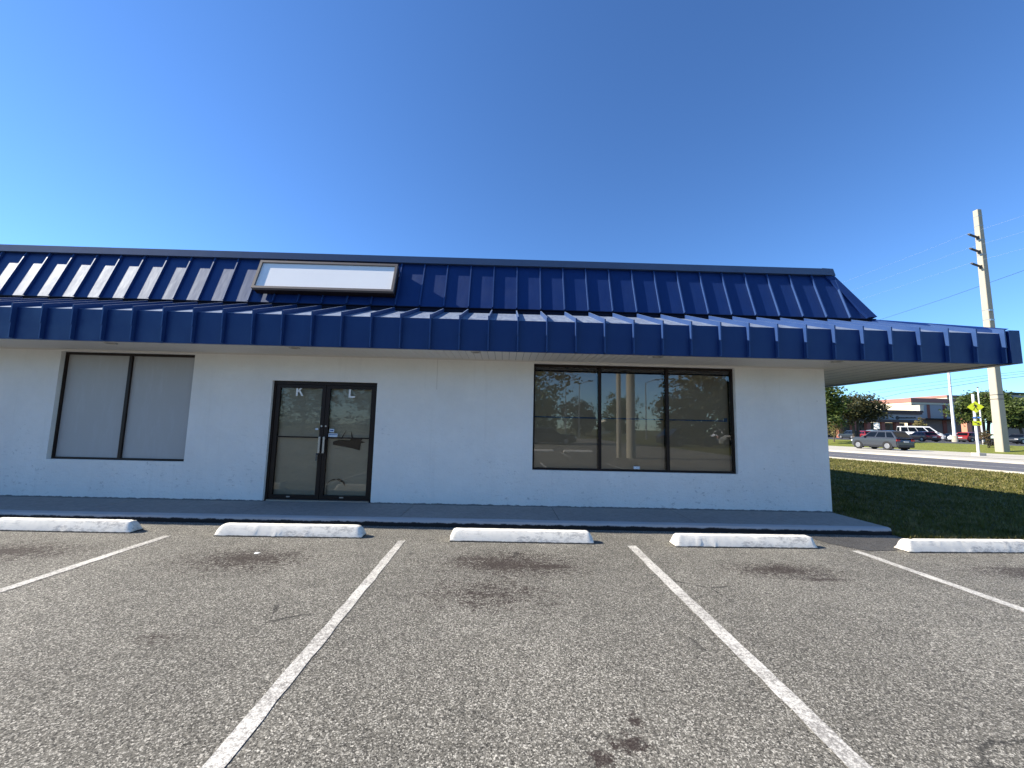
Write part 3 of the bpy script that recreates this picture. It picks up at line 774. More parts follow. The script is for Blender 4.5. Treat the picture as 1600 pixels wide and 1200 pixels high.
def tree(name, label, base, blobs, n, size, m, r, rng_seed, group=None, cat='tree', limbs=7, trunks=1, th=None):
    rng = random.Random(rng_seed)
    root = tag(empty(name, base), label, cat, group)
    mb = MB()
    zmin = min(b[2] - b[5] * .5 for b in blobs)
    for tr_ in range(trunks):
        ox = (tr_ - (trunks - 1) / 2) * r * 2.2
        top = Vector((ox * 2, rng.uniform(-.3, .3), max(.4, zmin)))
        mid = Vector((ox * 1.4 + rng.uniform(-.1, .1) * top.z * .3, 0, top.z * .5))
        mb.tube([(ox, 0, -.15), (ox, 0, .1), mid, top], [r * 1.5, r * 1.1, r * .9, r * .75], 7)
        for i in range(limbs):
            b = blobs[i % len(blobs)]
            e = Vector((b[0] + rng.uniform(-.6, .6) * b[3], b[1] + rng.uniform(-.6, .6) * b[4], b[2] + rng.uniform(-.1, .7) * b[5]))
            m2 = top.lerp(e, .45) + Vector((rng.uniform(-.2, .2), rng.uniform(-.2, .2), rng.uniform(0, .3))) * b[3] * .4
            mb.tube([top - Vector((0, 0, .1)), m2, e], [r * .6, r * .35, r * .1], 5)
    mb.build('trunk', 'bark', root, smooth=True)
    mb = MB(); leaves(mb, blobs, n, size, rng)
    mb.build('crown', m, root)
    return root
T = tree('oak_tree', 'dark broad oak with trunk in shade left of the shopping centre', gnd(1338, 60, .65),
     [(-1.5, 0, 4.4, 2.6, 2.6, 2.0), (1.6, .3, 4.5, 2.7, 2.6, 1.9), (.2, 0, 5.4, 2.6, 2.4, 1.8), (3.2, 0, 4.5, 1.5, 1.6, 1.2), (-3.0, 0, 3.9, 1.9, 2, 1.5)], 9000, .20, 'oak', .22, 11, trunks=2)
tree('tall_tree', 'tall dark leafy tree peeking out beside the white wall corner', gnd(1287, 52, .5),
     [(0, 0, 5.2, 2.3, 2.2, 3.0), (.6, 0, 3.9, 1.9, 1.9, 1.9)], 4200, .24, 'green', .2, 12)
tree('ornamental_tree', 'small pale tan leafed young tree on the verge beside the white wall', gnd(1303, 55, .42),
     [(0, 0, 1.75, .95, .95, 1.15), (.1, 0, 2.5, .6, .6, .7)], 1500, .10, 'autumn', .07, 13, limbs=5)
tree('spreading_tree', 'large spreading green tree behind the pedestrian crossing sign', gnd(1541, 66, .7),
     [(-2.8, 0, 4.9, 2.5, 2.4, 1.7), (.2, 0, 6.6, 3.2, 2.6, 2.0), (2.6, 0, 7.0, 2.6, 2.4, 1.6), (3.2, 0, 4.8, 2.1, 2.2, 1.7), (-.4, 0, 4.8, 2.4, 2.2, 1.5)], 8500, .24, 'green', .24, 14, trunks=2)
tree('round_tree', 'green tree right of the concrete power pole before the pale store', gnd(1598, 62, .7),
     [(-2.6, 0, 4.5, 2.0, 2.2, 1.7), (0, 0, 5.0, 2.6, 2.4, 1.9), (-1.2, 0, 3.3, 1.9, 1.9, 1.1), (2.6, 0, 4.3, 2.4, 2.2, 1.7)], 7000, .22, 'green', .2, 15)
tree('shrub', 'straggly reddish brown shrub just left of the concrete power pole', gnd(1543, 40.5, .32),
     [(-.1, 0, 1.35, .62, .6, .45), (.25, 0, .62, .42, .45, .42), (-.35, 0, .95, .4, .4, .4)], 750, .085, 'redleaf', .035, 16, cat='shrub', limbs=9, trunks=3)
tree('sapling', 'small pale green tree before the shopping centre wall above the van', gnd(1438, 84, .7),
     [(0, 0, 3.2, .95, .9, .8), (0, 0, 4.1, .55, .6, .8)], 800, .17, 'autumn', .06, 17)
tree('background_tree', 'dark tree top showing over the shopping centre roof', gnd(1446, 140, .7), [(0, 0, 11.3, 2.0, 2, 2.2), (-3, 0, 9.5, 2.4, 2, 2.4)], 1500, .4, 'oak', .25, 18)
tree('far_dark_tree', 'dark far tree behind the low shop roof, right of the oak', gnd(1376, 125, .7), [(0, 0, 9.0, 3.2, 2.5, 2.4), (-4, 0, 8, 3, 2.5, 2.5)], 2200, .4, 'oak', .3, 19)

# grass: blades on the lawn beside the shop
import numpy as np
rng = np.random.default_rng(3)
NB = 90000
gx = rng.uniform(5.79, 24, NB * 2); gy = 5.86 + rng.power(1.0, NB * 2) ** 1.7 * 24
lim = 21.45 - .168 * (gy - 16.49)
ok = (gx < lim) & (gx > gy * .68 - 1.2) & ((gx > 5.8) & ((gy > 7.2) | (gx > 5.8)))
gx, gy = gx[ok][:NB], gy[ok][:NB]; nb = len(gx)
ang = rng.uniform(0, 6.283, nb); hh = rng.uniform(.025, .075, nb) * (1 + .3 * np.sin(gx * 1.7) * np.sin(gy * 1.3)); ww = rng.uniform(.006, .014, nb) * (1 + gy / 14)
lean = rng.uniform(-.6, .6, (nb, 2)) * hh[:, None]
V = np.zeros((nb, 3, 3)); dx, dy = np.cos(ang) * ww, np.sin(ang) * ww
V[:, 0] = np.stack([gx - dx, gy - dy, np.full(nb, -.005)], 1); V[:, 1] = np.stack([gx + dx, gy + dy, np.full(nb, -.005)], 1)
V[:, 2] = np.stack([gx + lean[:, 0], gy + lean[:, 1], hh], 1)
me = bpy.data.meshes.new('grass'); me.from_pydata(V.reshape(-1, 3).tolist(), [], [(3 * i, 3 * i + 1, 3 * i + 2) for i in range(nb)]); me.materials.append(M['blade'])
go = bpy.data.objects.new('grass', me); COL.objects.link(go); tag(go, 'mown green and straw lawn grass beside the shop', 'grass', kind='stuff')

# ------------------------------------------------------------------ utility pole and wires
pc = Vector((45.68, 36.4, .12))
up_ = tag(empty('utility_pole', pc), 'tall square concrete power pole with three side insulators', 'utility pole')
mb = MB(); HP = at(1526, 329.5, 39.35).z - .12
prev = None
lv = [(-.5, .68), (0, .68), (HP * .5, .55), (HP, .42)]
for (z, wd) in lv:
    h_ = wd / 2; c_ = h_ * .86
    mb.v += [(-h_, -c_, z), (-c_, -h_, z), (c_, -h_, z), (h_, -c_, z), (h_, c_, z), (c_, h_, z), (-c_, h_, z), (-h_, c_, z)]
for i in range(len(lv) - 1):
    for k in range(8): a = i * 8 + k; b = i * 8 + (k + 1) % 8; mb.f.append((a, b, b + 8, a + 8))
mb.f.append(tuple(range(24, 32)))
mb.build('pole_shaft', 'pole', up_)
insz = tuple(at(1530, q, 39.35).z - .2 for q in (371, 394, 418))
for z in insz:
    wd = .68 - .26 * z / HP
    mb = MB(); s0 = Vector((-wd / 2 - .02, -.05, z - .16)); s1 = Vector((-wd / 2 - .95, -.1, z + .12))
    K = 9
    pts = [s0.lerp(s1, i / (2 * K)) for i in range(2 * K + 1)]
    mb.tube(pts, [.075 if i % 2 else .11 for i in range(2 * K + 1)], 8)
    mb.box(-wd / 2 - .10, -wd / 2 + .001, -.16, .06, z - .34, z - .02)
    mb.build('insulator', 'steel', up_)
    mb = MB(); mb.tube([s1 - Vector((.0, 0, 0)), s1 + Vector((-.14, 0, .05))], [.05, .03], 6); mb.build('insulator_tip', 'alu', up_)
zb1, zb2 = at(1540, 493, 39.35).z, at(1540, 508, 39.35).z
for z in (zb1, zb2, HP - .7, insz[0] + 1.0, insz[1] + 1.0, insz[2] + 1.0, 5.3, 4.9):
    wd = .68 - .26 * z / HP + .015; mb = MB()
    for (a, b, c_, d) in ((-wd / 2, wd / 2, -wd / 2, -wd / 2 + .012), (-wd / 2, wd / 2, wd / 2 - .012, wd / 2), (-wd / 2, -wd / 2 + .012, -wd / 2 + .012, wd / 2 - .012), (wd / 2 - .012, wd / 2, -wd / 2 + .012, wd / 2 - .012)): mb.box(a, b, c_, d, z, z + .06)
    if z in (zb1, zb2): mb.box(-wd / 2 - .02, -wd / 2 + .3, -wd / 2 - .12, -wd / 2, z - .14, z + .02)
    mb.build('pole_band', 'steel' if z < 6 else 'alu', up_)
rdir = Vector((-.1665, .986, 0))
def wire(name, label, pts, r, m, group):
    mb = MB(); mb.tube(pts, r, 5); return tag(mb.build(name, m), label, 'power line', group)
def span(p, back, fwd, sag, z_end=None):
    out = []
    for i in range(-14, 15):
        t = i / 14; L = fwd if t > 0 else back
        q = p + rdir * (L * t); s = abs(t); q.z -= sag * 4 * s * (1 - s) ; out.append(q)
    return out
for z, nm in zip(insz, ('highest', 'middle', 'lowest')):
    wd = .68 - .26 * z / HP
    wire('power_line', 'thin pale conductor on the %s insulator of the concrete pole' % nm, span(pc + Vector((-wd / 2 - 1.08, -.1, z + .17)), 70, 80, .9), .0045, 'pale_wire', 'high conductors on the concrete pole')
wire('ground_wire', 'dark single wire crossing behind the concrete pole above the roof end', [at(1640, 410, 36), at(1600, 422.5, 38), at(1545, 442, 42), at(1480, 465, 48), at(1420, 485, 55), at(1375, 499.5, 62), at(1300, 523, 78)], .017, 'wire', None)
for i, (y1_, y2_, y3_, rr, nm) in enumerate(((580, 592.5, 614, .013, 'top'), (583.5, 597.5, 619, .013, 'middle'), (588, 603, 630, .020, 'bottom'))):
    wire('communication_cable', '%s of three black cables low on the concrete pole, over the crossing sign' % nm, [at(1660, y1_ - 7, 34), at(1600, y1_, 36.4), at(1553, y1_ + 5.2, 38), at(1480, y2_ + 2, 45), at(1410, y2_ + 11, 56), at(1340, y3_, 72), at(1250, y3_ + 14, 105)], rr, 'wire', 'low cables on the concrete pole')

# ------------------------------------------------------------------ pedestrian crossing sign
b0 = Vector((36.02, 30.2, .1))
ps = tag(empty('crossing_sign', b0), 'yellow green pedestrian crossing sign with arrow plate on a white post', 'road sign')
mb = MB(); mb.tube([(0, 0, .2), (0, 0, 4.68)], .080, 10); mb.build('post', 'white_paint', ps, smooth=True)
mb = MB(); mb.box(-.28, .28, -.28, .28, -.1, .22); mb.build('footing', 'pale', ps, bevel=.02)
# panels face the camera side of the road (towards -y and -x)
face = Matrix.Rotation(rad(-42), 4, 'Z')
def facing(mb): mb.v = [tuple(face @ Vector((v[0] * .67 + .06, v[1], (v[2] - 3.9) * .67 + 3.69))) for v in mb.v]; return mb
def turned(mb): mb.v = [tuple(face @ Vector(v)) for v in mb.v]; return mb
zc = 3.90; q = .66
mb = MB(); mb.prism([(0, zc - q), (q, zc), (0, zc + q), (-q, zc)], 'y', -.12, -.10); wp = facing(mb).build('warning_panel', 'yellow', ps)
# walking figure (profile, stepping left)
s_ = .145; fig = []
mb = MB()
def P2(pts): return [(a * s_, zc + b * s_) for a, b in pts]
K = 14; mb.prism(P2([(-.35 + .36 * math.cos(6.2832 * i / K), 2.35 + .40 * math.sin(6.2832 * i / K)) for i in range(K)]), 'y', -.126, -.1205)
for poly in ([(-.55, 1.75), (.35, 1.85), (.60, .35), (.45, -.25), (-.30, -.20), (-.35, .4)], [(-.56, 1.74), (-.36, .95), (-1.35, .45), (-1.45, .72), (-.85, 1.05)],
             [(.36, 1.84), (1.15, .95), (.80, -.10), (.55, .02), (.78, .85), (.50, 1.1)], [(-.30, -.19), (.18, -.22), (-.55, -1.25), (-.80, -2.55), (-1.25, -2.55), (-.95, -1.15)],
             [(.0, -.21), (.46, -.24), (.85, -1.3), (1.45, -2.55), (1.0, -2.65), (.40, -1.35)]):
    mb.prism(P2(poly), 'y', -.126, -.1205)
facing(mb).build('walking_figure', 'black', wp)
mb = MB(); mb.box(-.33, .33, -.16, -.09, 2.60, 2.78); bb = facing(mb).build('beacon_bar', 'steel', ps, bevel=.01)
for a in (-.28, .06):
    mb = MB(); mb.box(a, a + .22, -.175, -.161, 2.62, 2.76); facing(mb).build('beacon_lamp', 'mid_blue', bb)
mb = MB(); mb.box(-.34, .34, -.12, -.10, 1.80, 2.30); ap = facing(mb).build('arrow_plate', 'yellow', ps)
mb = MB(); mb.prism([(-.25, 2.19), (-.20, 2.24), (.08, 2.06), (.13, 2.13), (.25, 1.87), (-.01, 1.89), (.04, 1.98)], 'y', -.126, -.1205); facing(mb).build('arrow', 'black', ap)
# slim white post behind
g0 = gnd(1535, 47, .66)
tp = at(1527, 605, 47)
so = tag(empty('slim_post', g0), 'slim bare white post behind the pedestrian crossing sign', 'post')
mb = MB(); mb.tube([(0, 0, 0), (0, 0, tp.z - g0.z)], [.075, .055], 8); mb.build('shaft', 'white_paint', so, smooth=True)
mb = MB(); mb.tube([(0, 0, tp.z - g0.z + .001), (0, 0, tp.z - g0.z + .12)], [.11, .05], 8); mb.build('post_cap', 'steel', so)
g0 = gnd(1554, 60, .7)
mb = MB(); mb.tube([g0, g0 + Vector((0, 0, 2.6))], .09, 8); tag(mb.build('bollard', 'white_paint'), 'short white marker post left of the concrete power pole', 'post')
# little white sign over the grey car
g0 = gnd(1371, 53, .6)
ws = tag(empty('white_sign', g0), 'small blank white sign on a thin post above the grey car', 'road sign')
mb = MB(); mb.tube([(0, 0, 0), (0, 0, 2.6)], .035, 6); mb.build('post', 'white_paint', ws)
mb = MB(); mb.box(-.30, .30, -.055, -.04, 1.62 + .05, 2.52); turned(mb).build('sign_panel', 'white_paint', ws)
# car park light pole
g0 = gnd(1491.5, 62, .7)
lp = tag(empty('lot_light_pole', g0), 'white car park light pole on a round concrete base', 'street lamp')
mb = MB(); mb.tube([(0, 0, -.1), (0, 0, .95), (0, 0, 1.0)], [.36, .36, .33], 14); mb.build('concrete_base', 'pole', lp, smooth=True)
mb = MB(); mb.tube([(0, 0, 1.0), (0, 0, 13.5)], [.21, .13], 10); mb.build('shaft', 'white_paint', lp, smooth=True)
mb = MB(); mb.box(-.9, .9, -.05, .05, 13.4, 13.5); mb.box(-1.3, -.8, -.2, .2, 13.35, 13.55); mb.box(.8, 1.3, -.2, .2, 13.35, 13.55); mb.build('lamp_head', 'steel', lp)

# ------------------------------------------------------------------ cars
def car(name, label, loc, heading, paintm, L=4.6, W=1.85, H=1.5, belt=.95, hood=.95, wb=2.7, wr=.34, clear=.22,
        ws0=.95, ws1=.25, rr1=-1.55, rr0=-2.0, deck=None, group='cars in the far car park', cat='car', side=3, trunkz=None, ht=None):
    """x forward. ws0/ws1 windscreen base/top, rr1/rr0 rear glass top/base; deck: boot height"""
    root = tag(empty(name, loc, heading), label, cat, group)
    hw = W / 2; deck = deck or belt
    st = [(-L / 2, .45, .78, .88), (-L / 2 + .05, .34, deck * .88, .93), (-L / 2 + .22, clear, deck * .985, .97), (rr0, clear, deck, 1.0), ((rr0 + ws0) / 2, clear, belt + .01, 1.0), (ws0, clear, belt, 1.0),
          ((ws0 + L / 2) / 2, clear, (belt + hood) / 2 * .99, .985), (L / 2 - .30, clear, hood * .93, .95), (L / 2 - .08, .30, hood * .80, .88), (L / 2, .40, hood * .62, .78)]
    mb = MB(); n_ = 10
    for (x, zb, zt, k) in st:
        w0 = hw * k; m_ = zb + (zt - zb) * .55
        mb.v += [(x, -w0 * .86, zb), (x, -w0 * .97, zb + .08), (x, -w0, m_), (x, -w0 * .985, zt - .10 * (zt - zb)), (x, -w0 * .90, zt), (x, w0 * .90, zt), (x, w0 * .985, zt - .10 * (zt - zb)), (x, w0, m_), (x, w0 * .97, zb + .08), (x, w0 * .86, zb)]
    for i in range(len(st) - 1):
        for k in range(n_): a = i * n_ + k; b = i * n_ + (k + 1) % n_; mb.f.append((a, b, b + n_, a + n_))
    mb.f.append(tuple(range(n_))); mb.f.append(tuple((len(st) - 1) * n_ + k for k in range(n_ - 1, -1, -1)))
    mb.build('body', paintm, root, smooth=True)
    # greenhouse
    B, Tw = hw * .915, hw * .72
    z0, z1 = belt - .03, H
    zr = lambda x: z1 - .03 - (.05 * ((x - (ws1 + rr1) / 2) / max(.3, (ws1 - rr1) / 2)) ** 2)
    ring = []
    xs_b = [rr0, rr0 * .5 + ws0 * .5, ws0]; xs_t = [rr1, (rr1 + ws1) / 2, ws1]
    mb = MB()
    for i in range(3):
        xb, xt = xs_b[i], xs_t[i]; zb = (deck if i == 0 else belt) - .03
        mb.v += [(xb, -B, zb), (xt, -Tw - .03, zr(xt) - .03), (xt, -Tw + .06, zr(xt) + .02), (xt, 0, zr(xt) + .04), (xt, Tw - .06, zr(xt) + .02), (xt, Tw + .03, zr(xt) - .03), (xb, B, zb)]
    for i in range(2):
        for k in range(6): a = i * 7 + k; mb.f.append((a, a + 1, a + 8, a + 7))
    mb.f.append(tuple(range(7))); mb.f.append(tuple(14 + k for k in range(6, -1, -1)))
    mb.build('cabin', paintm, root, smooth=True)
    def lerp(a, b, t): return tuple(p + (q_ - p) * t for p, q_ in zip(a, b))
    def patch(A, Bq, C, Dq, s0, s1, t0, t1, off):   # A,B bottom; D,C top
        bl = lambda s, t: Vector(lerp(lerp(A, Bq, s), lerp(Dq, C, s), t)) + Vector(off)
        m2 = MB(); m2.quad(bl(s0, t0), bl(s1, t0), bl(s1, t1), bl(s0, t1)); return m2
    zt_ = zr(ws1) - .03; zq = zr(rr1) - .03
    for sgn in (-1, 1):
        A = (rr0, sgn * B, deck - .03); Bq = (ws0, sgn * B, belt - .03); C = (ws1, sgn * (Tw + .03), zt_); Dq = (rr1, sgn * (Tw + .03), zq)
        cuts = {3: ((.05, .27), (.31, .60), (.635, .955)), 2: ((.12, .50), (.54, .93)), 4: ((.03, .235), (.25, .48), (.495, .74), (.775, .95))}[side]
        for (a, b) in cuts:
            o = patch(A, Bq, C, Dq, a, b, .13, .88, (0, sgn * .012, .004)).build('side_window', 'carglass', root)
    patch((ws0, -B, belt - .03), (ws0, B, belt - .03), (ws1, Tw + .03, zt_), (ws1, -Tw - .03, zt_), .06, .94, .08, .95, (.012, 0, .012)).build('windscreen', 'carglass', root)
    patch((rr0, -B, deck - .03), (rr0, B, deck - .03), (rr1, Tw + .03, zq), (rr1, -Tw - .03, zq), .08, .92, .18, .92, (-.014, 0, .008)).build('rear_window', 'carglass', root)
    for sx in (1, -1):
        for sgn in (1, -1):
            cx = sx * wb / 2 + .03
            mb = MB(); K = 20
            mb.tube([(cx, sgn * (hw - .25), wr), (cx, sgn * (hw + .004), wr)], wr * 1.17, K); mb.v = [(a, b, max(c_, .12)) for a, b, c_ in mb.v]
            mb.build('wheel_arch', 'trim', root)
            mb = MB(); mb.tube([(cx, sgn * (hw - .2), wr), (cx, sgn * (hw - .01), wr), (cx, sgn * (hw + .012), wr)], [wr, wr, wr * .93], K)
            wh = mb.build('wheel', 'tyre', root, smooth=True)
            mb = MB(); mb.tube([(cx, sgn * (hw + .0125), wr), (cx, sgn * (hw + .02), wr)], [wr * .62, wr * .56], K)
            mb.build('rim', 'rim', wh)
    for sgn in (1, -1):
        mb = MB(); mb.box(-L / 2 - .012, -L / 2 + .30, sgn * hw * .62 if sgn > 0 else -hw * .985, hw * .985 if sgn > 0 else -hw * .62, deck * .76, deck * .90)
        mb.build('tail_light', 'tail', root, bevel=.02)
        mb = MB(); mb.box(L / 2 - .34, L / 2 - .03, sgn * hw * .52 if sgn > 0 else -hw * .90, hw * .90 if sgn > 0 else -hw * .52, hood * .62, hood * .76)
        mb.build('headlight', 'lamp', root, bevel=.02)
        mb = MB(); mb.box(ws0 - .42, ws0 - .22, sgn * (hw + .16) if sgn < 0 else hw - .05, -hw + .05 if sgn < 0 else hw + .16, belt + .0, belt + .14)
        mb.build('mirror', paintm, root, bevel=.02)
    for sgn in (1, -1):
        mb = MB(); mb.box(-wb / 2 + wr * 1.2, wb / 2 - wr * 1.15, min(sgn * hw * .9, sgn * (hw + .008)), max(sgn * hw * .9, sgn * (hw + .008)), clear - .02, clear + .17)
        mb.build('sill', 'trim', root, bevel=.01)
    mb = MB(); mb.box(-L / 2 - .03, -L / 2 + .25, -hw * .90, hw * .90, clear + .02, .50); mb.build('rear_bumper', 'trim', root, bevel=.03)
    mb = MB(); mb.box(-L / 2 - .045, -L / 2 - .03, -.26, .26, deck * .66, deck * .66 + .14); mb.build('number_plate', 'plate', root)
    return root
# driving along the road, away from the viewer
hd = math.atan2(.995, -.10)
car('suv', 'metallic grey suv standing beyond the road, seen from behind', (36.95, 39.1, .10), hd, 'p_grey', L=4.55, W=1.94, H=1.86, belt=1.17, hood=1.20, wb=2.82, wr=.39, clear=.27, ws0=1.05, ws1=.28, rr1=-1.70, rr0=-2.22, deck=1.12, group=None)
ZL = .70
def px_car(px, dep, head, *a, **k): p = gnd(px, dep, ZL); return car(*a[:2], (p.x, p.y, ZL), rad(head), *a[2:], **k)
px_car(1438, 71, -30, 'camper_van', 'long white high roofed van with a band of dark windows', 'p_white', L=5.9, W=2.0, H=2.55, belt=1.45, hood=1.22, wb=3.7, wr=.37, clear=.3, ws0=2.1, ws1=1.1, rr1=-2.80, rr0=-2.89, deck=1.45, side=4, cat='van')
px_car(1440, 60, 78, 'parked_car', 'dark maroon car seen from behind in front of the white van', 'p_maroon', L=4.5, H=1.5, rr0=-1.95, rr1=-1.5)
px_car(1486, 72, 172, 'parked_car', 'dark grey saloon car parked right of the white van', 'p_dark', L=4.7, H=1.48, deck=.98, rr0=-1.75, rr1=-1.0, side=2)
px_car(1501, 67, 200, 'parked_car', 'silver car nosing out beside the red car', 'p_silver', L=4.3, H=1.5)
px_car(1516, 66, 12, 'parked_car', 'bright red car with silver wheels right of the light pole', 'p_red', L=4.6, H=1.62, belt=1.0)
px_car(1362, 75, 80, 'parked_car', 'teal grey suv behind the small white sign', 'p_teal', L=4.7, H=1.75, belt=1.05)
px_car(1386, 75, 10, 'parked_car', 'white saloon car left of the white van', 'p_white', L=4.7, H=1.45, deck=.96, rr0=-1.75, rr1=-1.0, side=2)
px_car(1348, 74, 80, 'parked_car', 'red car under the dark oak', 'p_red', L=4.5, H=1.55)
px_car(1592, 58, 195, 'parked_car', 'black car right of the concrete power pole', 'p_dark', L=4.7, H=1.45, deck=.96, rr0=-1.75, rr1=-1.0, side=2)
px_car(1330, 76, 85, 'parked_car', 'black car in the shade of the oak trunk', 'p_dark', L=4.6, H=1.6)
px_car(1604, 68, 185, 'parked_car', 'silver car behind the black car at the right edge', 'p_silver', L=4.6, H=1.5)

# ------------------------------------------------------------------ shopping centre
def bparts(root): 
    def f(name, m, mb, parent=None):
        o = mb.build(name, m, parent or root)
        o.location = (0, 0, 0) if parent else -root.location
        return o
    return f
def wx(px, dep): return at(px, 650, dep).x
def wz(px, py, dep): return at(px, py, dep).z
Y1, Y2 = 95.0, 105.0       # low arcade front, tall block front
def wxy(px, Y):             # x of a pixel column on the plane y = Y
    d = RGT * ((px - 800) / F) - UPV * (70 / F) + FWD; return d.x * Y / d.y
def wzy(px, py, Y):
    d = RGT * ((px - 800) / F) - UPV * ((py - 600) / F) + FWD; return CAM.z + d.z * Y / d.y
mall = tag(empty('shopping_centre', (wxy(1400, Y1), Y1, ZL)), 'low shopping centre with cream walls, red roof band and dark arcade', 'building')
bp = bparts(mall)
xl, xr = wxy(1290, Y1), wxy(1440, Y1)
zc0, zc1, zf0, zk = wzy(1400, 641, Y1), wzy(1400, 647, Y1), wzy(1400, 656, Y1), wzy(1400, 660, Y1)
mb = MB(); mb.box(xl, xr, Y1 + .1, Y1 + 9.8, zf0, zc1); bp('fascia', 'fascia_grey', mb)
mb = MB(); mb.box(xl, xr + .25, Y1 - .25, Y1 + 9.8, zc1 + .004, zc0 - .45); mb.box(xl, xr + .4, Y1 - .4, Y1 + 9.8, zc0 - .446, zc0); bp('cornice', 'fascia_dark', mb)
mb = MB(); mb.box(xl, xr + .1, Y1 - 1.0, Y1 + 3, zk, zf0 - .004); bp('canopy', 'fascia_dark', mb)
mb = MB(); mb.box(xl, xr, Y1 + 4.0, Y1 + 9.7, ZL - .1, zk); bp('shopfront', 'shopfront', mb)
for (a, b, c, d) in ((1345, 1351, 668, 680), (1378, 1391, 664, 679), (1404, 1410, 664, 683), (1420, 1428, 664, 683)):
    mb = MB(); mb.box(wxy(a, Y1 + 3.9), wxy(b, Y1 + 3.9), Y1 + 3.9, Y1 + 3.99, wzy(a, d, Y1 + 3.9), wzy(a, c, Y1 + 3.9)); bp('shop_window', 'brown_wall', mb)
for px in (1310, 1332, 1354.5, 1377, 1399.5, 1423):
    mb = MB(); x = wxy(px, Y1); mb.box(x - .42, x + .42, Y1 - .6, Y1 + .25, ZL - .1, zk - .004); bp('brick_column', 'brick', mb)
for (a, b, seed) in ((1359.5, 1375, 1), (1407, 1432, 2)):
    mb = MB(); r_ = random.Random(seed); px = a
    while px < b:
        w_ = r_.uniform(.9, 1.5); hgt = r_.uniform(1.6, 2.2)
        mb.box(wxy(px, Y1), wxy(px + w_, Y1), Y1 + .02, Y1 + .098, wzy(px, 653.8, Y1), wzy(px, 653.8 - hgt, Y1)); px += w_ + .25
    if seed == 2:
        cx = wxy(1404, Y1); cz = wzy(1404, 652.7, Y1); mb.prism([(cx + .42 * math.cos(6.2832 * i / 12), cz + .42 * math.sin(6.2832 * i / 12)) for i in range(12)], 'y', Y1 + .02, Y1 + .098)
    bp('shop_lettering', 'trim', mb)
# tall block: lit side wall to the left, shaded front
xk = wxy(1427, Y2); xe = wxy(1530, Y2); zt0 = wzy(1427, 622, Y2); zt1 = wzy(1427, 628.5, Y2); zmid = wzy(1440, 653.5, Y2); ybk = Y2 + 13
mb = MB(); mb.box(xk, xe, Y2, ybk, zmid, zt1); tb = bp('upper_wall', 'grey_wall', mb)
mb = MB(); mb.quad((xk - .02, ybk, ZL), (xk - .02, Y2 - .02, ZL), (xk - .02, Y2 - .02, zt1), (xk - .02, ybk, zt1)); bp('side_wall', 'cream', mb)
mb = MB(); mb.box(xk - .35, xe, Y2 - .35, ybk + .3, zt1 + .004, zt0); bp('roof_band', 'cap_red', mb)
mb = MB(); mb.box(xk - .2, xe, Y2 - .2, ybk, zt1 - .5, zt1); bp('trim_band', 'cream', mb)
mb = MB(); mb.box(xk + .01, xe, Y2 + .3, ybk - .1, ZL - .1, zmid - .3); bp('lower_wall', 'brown_wall', mb)
mb = MB(); mb.box(xk + 2, xe, Y2 - 1.4, Y2 + .29, zmid - .32, zmid - .01); bp('wall_canopy', 'trim', mb)
for px in (1453, 1478):
    mb = MB(); x = wxy(px, Y2); mb.box(x - .36, x + .36, Y2 - .12, Y2 - .002, zmid, zt1 - .51); bp('pilaster', 'brick', mb)
for px in (1478,):
    mb = MB(); x = wxy(px, Y2); mb.box(x - .5, x + .5, Y2 + .1, Y2 + .28, ZL - .1, zmid - .33); bp('pilaster', 'brick', mb)
mb = MB(); x = wxy(1515, 92); mb.box(x - .55, x + .55, 92, 93.2, ZL - .1, wzy(1515, 653, 92)); bp('brick_column', 'brick_pale', mb)
# stepped cream parapet at the end of the low front
xs_ = wxy(1440, 98.6)
mb = MB(); mb.box(xs_, xs_ + 1.0, 98.6, 102.5, zc0 + .004, wzy(1440, 634, 98.6)); mb.box(xs_ - .1, xs_ + 1.1, 98.5, 102.6, wzy(1440, 634, 98.6) + .002, wzy(1440, 633, 98.6)); bp('parapet', 'cream', mb)

Y3 = 150.0
ob = tag(empty('distant_building', (wxy(1500, Y3), Y3, ZL)), 'distant orange brick building with a pale band behind the light pole', 'building')
op = bparts(ob)
xa, xb = wxy(1484, Y3), wxy(1535, Y3); z0_, z1_, z2_ = wzy(1500, 618, Y3), wzy(1500, 621.5, Y3), wzy(1500, 625, Y3)
mb = MB(); mb.box(xa, xb, Y3, Y3 + 14, ZL - .1, z2_); op('wall', 'brick_pale', mb)
mb = MB(); mb.box(xa - .3, xb, Y3 - .3, Y3 + 14, z2_ + .002, z1_); op('pale_band', 'cream', mb)
mb = MB(); mb.box(xa - .5, xb, Y3 - .5, Y3 + 14, z1_ + .002, z0_); op('roof_band', 'cap_red', mb)
Y4 = 88.0
rb = tag(empty('store_building', (wxy(1590, Y4), Y4, ZL)), 'pale store with dark green roof trim behind the trees at the right edge', 'building')
rp = bparts(rb)
xa, xb = wxy(1577, Y4), wxy(1800, Y4); zt_ = wzy(1590, 617, Y4); zm_ = wzy(1590, 656, Y4)
mb = MB(); mb.box(xa, xb, Y4, Y4 + 3, zm_, zt_); rp('wall', 'grey_wall', mb)
mb = MB(); mb.box(xa - .3, xb, Y4 - .3, Y4 + 3, zt_ + .002, zt_ + .5); rp('roof_trim', 'green_trim', mb)
mb = MB(); mb.box(xa - .2, xb, Y4 - 1.6, Y4 - .01, zm_ - .35, zm_ + .05); rp('canopy', 'fascia_dark', mb)
mb = MB(); mb.box(xa, xb, Y4 + .5, Y4 + 2.9, ZL - .1, zm_ - .002); rp('lower_wall', 'brown_wall', mb)
mb = MB(); mb.box(wxy(1585, Y4), xb, Y4 + .4, Y4 + .49, ZL, ZL + 1.6); rp('shopfront', 'shopfront', mb)

